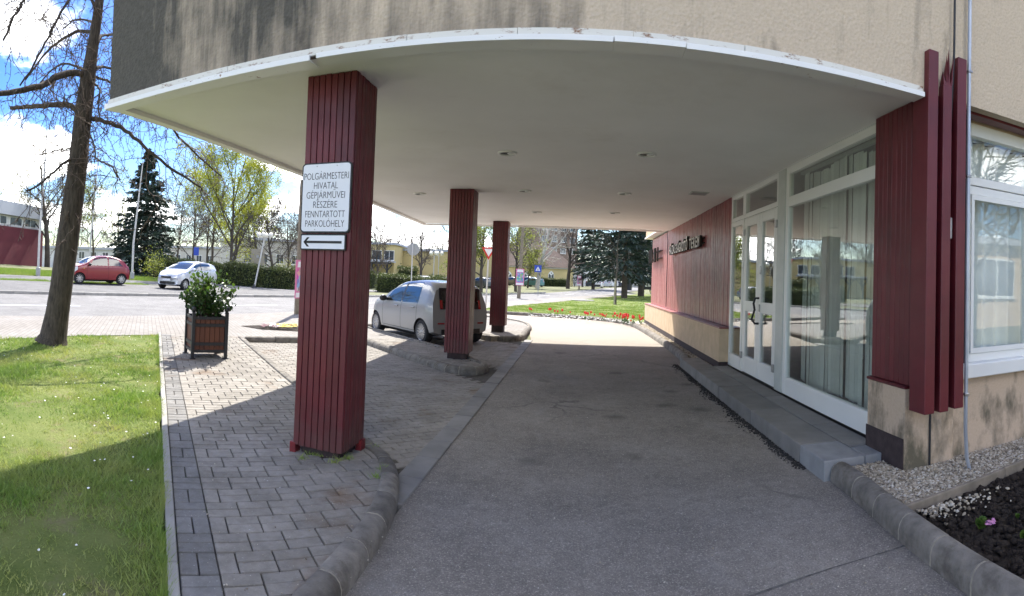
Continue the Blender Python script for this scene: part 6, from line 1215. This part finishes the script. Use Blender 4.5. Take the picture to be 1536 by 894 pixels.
plate_poly(ps, 'walking_figure', c, nv, [(-0.07,-0.17),(-0.03,-0.17),(0.0,-0.08),(0.03,-0.17),(0.07,-0.17),(0.02,-0.02),(0.02,0.05),(-0.02,0.05),(-0.02,-0.03)], 'sign_black', 0.004, 0.025)
b = gd(293, 40); c = at(294.5, 377, 40); bs = thing('parking_sign', 'small blue sign on a thin pole above the long hedge', 'sign', b[:]); post(bs, b, c.z+0.25, 0.03); plate_poly(bs, 'plate', c, toward(b), [(-0.19,-0.3),(0.19,-0.3),(0.19,0.3),(-0.19,0.3)], 'sign_blue', 0.012, 0.04)
# posts with posters
def poster_post(label, b, H, r, z0, z1, w, tilt=(0,0), art='poster', yaw=0.0):
    root = thing('poster_post', label, 'poster post', b[:]); tx, ty = b.x+tilt[0], b.y+tilt[1]; MB().tube([(b.x,b.y,-0.1),(tx,ty,b.z+H)], [r,r*0.8], 8).build('post', M['wood_pole'], root, smooth=True)
    nv = Vector((-b.x,-b.y,0)).normalized(); nv = Vector((nv.x*math.cos(yaw)-nv.y*math.sin(yaw), nv.x*math.sin(yaw)+nv.y*math.cos(yaw), 0)); zc = b.z+(z0+z1)/2; fx = (zc-b.z)/H; c = Vector((b.x+tilt[0]*fx, b.y+tilt[1]*fx, zc)); h = (z1-z0)/2
    bd = plate_poly(root, 'board', c, nv, [(-w/2,-h),(w/2,-h),(w/2,h),(-w/2,h)], 'poster_pink', 0.02, r+0.02); plate_poly(bd, 'picture', c, nv, [(-w*0.40,-h*0.62),(w*0.40,-h*0.62),(w*0.40,h*0.55),(-w*0.40,h*0.55)], art, 0.004, r+0.034)
    plate_poly(bd, 'print_band', c, nv, [(-w*0.40,h*0.62),(w*0.40,h*0.62),(w*0.34,h*0.92),(-w*0.34,h*0.92)], 'poster_white', 0.004, r+0.034); plate_poly(bd, 'print_band', c, nv, [(-w*0.45,-h*0.95),(w*0.45,-h*0.95),(w*0.45,-h*0.70),(-w*0.45,-h*0.70)], 'poster_white', 0.004, r+0.034); return root
b = hz(446, 471, 0.09); poster_post('weathered post with a pink event poster left of the nearest column', b, 4.6, 0.12, 0.55, 1.85, 0.72, yaw=0.9)
b = hz(778, 446, 0.09); d = math.hypot(b.x,b.y); t_ = at(786, 320, d); poster_post('tall utility pole with a pink poster right of the third column', b, t_.z-b.z, 0.15, 0.98, 2.32, 0.66, (t_.x-b.x, t_.y-b.y), 'poster_two')
b = gd(869, 84); poster_post('short post with a bright pink poster far along the street', b, 2.4, 0.13, 0.55, 2.1, 0.62)
# bits on the far lawn
b = hz(874, 451, 0.085); mc = thing('manhole_cover', 'pale concrete manhole slab set in the far lawn', 'manhole cover', (b.x,b.y,0.08)); MB().lathe([(0.9,0.0),(0.9,0.06),(0.85,0.075)], 20, (b.x,b.y,0.085)).build('slab', M['edging'], mc); MB().lathe([(0.32,0),(0.32,0.015)], 16, (b.x,b.y,0.161)).build('lid', M['grey_metal'], mc)
b = gd(943, 88); wb = thing('waste_bin', 'dark waste bin behind the broad spruce trunk', 'bin', b[:]); MB().lathe([(0.55,0),(0.62,0.9),(0.66,1.3)], 14, b[:]).build('body', M['black'], wb, smooth=True); MB().lathe([(0.68,0),(0.66,0.1),(0.3,0.2)], 14, (b.x,b.y,b.z+1.3)).build('lid', M['dark_wood'], wb, smooth=True)
b = gd(972, 66); tb = thing('timetable_board', 'dark framed board with pale papers between the conifers and red wall', 'board', b[:]); MB().box(b.x-0.42, b.x+0.42, b.y-0.04, b.y+0.04, b.z+0.75, b.z+2.2).build('panel', M['black'], tb)
for i,(x,z) in enumerate(((-0.2,1.85),(0.2,1.85),(-0.2,1.3),(0.18,1.32))): MB().box(b.x+x-0.14, b.x+x+0.14, b.y-0.052, b.y-0.043, b.z+z-0.2, b.z+z+0.2).build('paper', M['poster_white'], tb)
for s in (-1,1): MB().box(b.x+s*0.46-0.04, b.x+s*0.46+0.04, b.y-0.04, b.y+0.04, b.z-0.1, b.z+2.3).build('leg', M['black'], tb)
# ================================================================== buildings beyond
class Facade:
    """box-shaped house seen from the street: wall from point a to b (left to right), depth behind"""
    def __init__(s, root, a, b, depth, z0): 
        s.root = root; s.a = Vector((a.x,a.y,0)); s.d = Vector((b.x-a.x, b.y-a.y, 0)); s.L = s.d.length; s.d.normalize(); s.n = Vector((-s.d.y, s.d.x, 0)); s.z0 = z0; s.depth = depth
    def box(s, name, x0, x1, z0, z1, m, y0=0.0, y1=None, parent=None):
        y1 = s.depth if y1 is None else y1; c = s.a+s.d*((x0+x1)/2)+s.n*((y0+y1)/2); return MB().obox((c.x,c.y,(z0+z1)/2), s.d, s.n, (0,0,1), abs(x1-x0)/2, abs(y1-y0)/2, (z1-z0)/2).build(name, M[m], parent or s.root)
    def window(s, x0, x1, z0, z1, mull=1, fr='pvc'):
        w = s.box('window', x0, x1, z0, z1, fr, -0.05, 0.02); n = mull+1; g = (x1-x0-0.08*(n+1))/n
        for k in range(n): xa = x0+0.08+k*(g+0.08); s.box('pane', xa, xa+g, z0+0.08, z1-0.08, 'far_glass', -0.07, -0.045, w)
        s.box('sill', x0-0.06, x1+0.06, z0-0.08, z0-0.005, fr, -0.12, 0.0, w); return w
# low red and grey building at the left edge
a, b = gd(-70, 44), gd(62, 56); r1 = thing('pavilion', 'low dark red and grey building with a window band at the left edge', 'building', ((a+b)/2)[:]); F = Facade(r1, a, b, 9, 0); zt, zw, zr = at(62,313,56).z, at(62,331,56).z, at(62,346,56).z
F.box('wall', 0, F.L, 0.3, zr, 'brick_red'); F.box('window_band', 0, F.L-0.05, zr+0.004, zw, 'white_wall', 0.25); F.box('fascia', -0.2, F.L+0.15, zw+0.004, zt, 'grey_panel', -0.25)
for k in range(5): x1 = F.L-1.2-k*2.7; F.root = r1; w = F.box('window', x1-2.2, x1, zr+0.15, zw-0.06, 'pvc', 0.20, 0.26); [F.box('pane', x1-2.1+j*1.05, x1-1.15+j*1.05, zr+0.22, zw-0.12, 'far_glass', 0.18, 0.205, w) for j in (0,1)]
def block(name, label, px0, px1, dist0, dist1, top_py, m, wins=(), depth=10, roof=None, rh=0):
    a, b = gd(px0, dist0), gd(px1, dist1); root = thing(name, label, 'building', ((a+b)/2)[:]); F = Facade(root, a, b, depth, 0); pm_ = (px0+px1)/2; H = at(pm_, top_py, (dist0+dist1)/2).z; F.box('wall', 0, F.L, -0.5, H, m); F.H = H
    if roof: F.box('roof', -0.3, F.L+0.3, H+0.004, H+rh, roof, -0.4, depth+0.3)
    for (f0, f1, z0, z1, mu) in wins: F.window(F.L*f0, F.L*f1, z0, z1, mu)
    return F
block('far_house', 'long white flat building behind the leaning tree trunk', 58, 205, 96, 92, 374, 'white_wall', [(0.05+k*0.12, 0.11+k*0.12, 2.0, 3.3, 1) for k in range(8)], roof='grey_panel', rh=0.4)
block('far_house', 'pale grey block with windows behind the yellow green tree', 225, 330, 110, 104, 372, 'pale_wall', [(0.06+k*0.15, 0.14+k*0.15, z, z+1.5, 1) for k in range(6) for z in (2.2,)], roof='grey_panel', rh=0.4)
block('far_house', 'pale beige building behind the globe lamp', 352, 470, 78, 82, 362, 'pale_wall', [(0.1+k*0.2, 0.2+k*0.2, z, z+1.4, 1) for k in range(4) for z in (2.4,)], roof='grey_panel', rh=0.35)
F = block('hall', 'plain yellow hall wall behind the hedge and parked cars', 588, 740, 84, 80, 378, 'yellow_wall', [], roof='grey_panel', rh=0.35)
F.box('parapet', 0, 3.2, F.H+0.01, F.H+1.0, 'pale_wall', 2, 6) if False else None
F2 = block('veranda_house', 'yellow house with white windows above a dark timber veranda', 470, 590, 82, 78, 366, 'yellow_wall', [], roof='grey_panel', rh=0.3)
for k in range(5): F2.window(F2.L*(0.28+k*0.15), F2.L*(0.28+k*0.15)+1.5, at(570,390,78).z, at(570,375,78).z, 1)
zv = at(570, 392, 76).z; F2.box('veranda_roof', F2.L*0.2, F2.L+0.3, zv-0.1, zv+0.12, 'grey_panel', -2.6, -0.06); F2.box('veranda_beam', F2.L*0.2, F2.L+0.2, zv-0.38, zv-0.11, 'dark_wood', -2.5, -2.3)
for k in range(5):
    x = F2.L*(0.25+0.18*k); p = F2.box('veranda_post', x-0.12, x+0.12, 0, zv-0.385, 'dark_wood', -2.52, -2.28)
    for s in (-1,1): c = F2.a+F2.d*(x+s*0.45)+F2.n*(-2.4); c0 = F2.a+F2.d*x+F2.n*(-2.4); MB().bar((c0.x,c0.y,zv-1.3),(c.x+F2.d.x*s*0.3,c.y+F2.d.y*s*0.3,zv-0.4), 0.14, 0.14).build('brace', M['dark_wood'], p)
# yellow house with pointed arched windows and a large brown roof
a, b = gd(748, 100), gd(860, 106); r2 = thing('church_house', 'yellow house with pointed white windows under a steep brown roof', 'building', ((a+b)/2)[:]); F3 = Facade(r2, a, b, 12, 0); H3 = at(830,401,103).z; F3.box('wall', 0, F3.L, -0.5, H3, 'yellow_wall')
Rz = at(830,366,106).z; cs = [F3.a+F3.d*x+F3.n*y for x, y in ((-0.5,-0.6),(F3.L+0.5,-0.6),(F3.L+0.5,12.6),(-0.5,12.6))]; rd = [F3.a+F3.d*x+F3.n*6 for x in (4.0, F3.L-3.0)]
MB().add([(c.x,c.y,H3+0.01) for c in cs]+[(c.x,c.y,Rz) for c in rd], [(0,1,5,4),(1,2,5),(2,3,4,5),(3,0,4),(3,2,1,0)]).build('roof', M['roof'], r2)
F3.box('cornice', -0.2, F3.L+0.2, H3-0.25, H3-0.003, 'white_wall', -0.25, -0.004)
for px in (756, 772, 787, 829.5):
    x = (gd(px, 103)-a).dot(F3.d); z0, z1 = at(px,420,103).z, at(px,410,103).z; hw = 0.62
    def gothic(w_, zb, zm, zt, y, th, name, m, par):
        pts = [(-w_,zb),(w_,zb),(w_,zm),(w_*0.72,zm+(zt-zm)*0.5),(0,zt),(-w_*0.72,zm+(zt-zm)*0.5),(-w_,zm)]; n = len(pts); mb = MB(); v = []
        for yy in (y, y+th): v += [(lambda c: (c.x,c.y,z))(F3.a+F3.d*(x+q)+F3.n*yy) for q, z in pts]
        return mb.add(v, [tuple(range(n)), tuple(range(2*n-1,n-1,-1))]+[(i,(i+1)%n,n+(i+1)%n,n+i) for i in range(n)]).build(name, M[m], par)
    w = gothic(hw, z0, z0+1.0, z0+1.75, -0.08, 0.07, 'window', 'pvc', r2)
    for s in (-1,1): 
        pts = [(s*0.06,z0+0.1),(s*0.52,z0+0.1),(s*0.52,z0+0.95),(s*0.42,z0+1.2),(s*0.06,z0+0.85)]; v = []
        for yy in (-0.10,-0.082): v += [(lambda c: (c.x,c.y,z))(F3.a+F3.d*(x+q)+F3.n*yy) for q, z in pts]
        MB().add(v, [(0,1,2,3,4),(9,8,7,6,5)]+[(i,(i+1)%5,5+(i+1)%5,5+i) for i in range(5)]).build('pane', M['far_glass'], w)
    c = F3.a+F3.d*x+F3.n*(-0.09); MB().lathe([(0.14,0),(0.14,-0.02)], 8, (c.x,c.y,z0+1.28), 'y').build('rosette', M['far_glass'], w)
block('apartment_block', 'tall brown apartment block behind the yellow house', 806, 864, 150, 156, 250, 'block_wall', [(0.08+k*0.24, 0.22+k*0.24, z, z+1.6, 1) for k in range(4) for z in np.arange(6, 26, 3.2)], 14, 'roof', 1.0)
block('far_house', 'low white house left of the far conifers', 853, 905, 122, 130, 398, 'white_wall', [(0.2,0.4,1.8,3.2,1),(0.6,0.8,1.8,3.2,1)], 9, 'roof', 0.8)
block('far_house', 'pale house behind the conifer trunks', 915, 1010, 130, 126, 396, 'pale_wall', [(0.1+k*0.22, 0.2+k*0.22, 1.8, 3.2, 1) for k in range(4)], 9, 'roof', 0.8)
# across the yard behind the viewer, mirrored in the front window
r4 = thing('rear_building', 'beige two storey building with white windows standing behind the viewer', 'building', (14, -15, 0)); F4 = Facade(r4, Vector((44,-9.5,0)), Vector((4,-9.5,0)), 8, 0); F4.box('wall', 0, F4.L, -0.2, 3.6, 'beige_clean'); F4.box('flat_roof', -0.3, F4.L+0.3, 3.604, 3.9, 'grey_panel', -0.4)
for k in range(9):
    for z in (1.3,): F4.window(1.5+k*4.1, 3.9+k*4.1, z, z+1.7, 1)
tree('bare_tree', 'bare tree in the yard behind the viewer', 0, 8, 0, Q_BARE, 91, None, 0, 0.1, bark='bark', twig='twig', trunk_r=0.13, base=Vector((8.2,-1.6,0)), hgt=7.0)
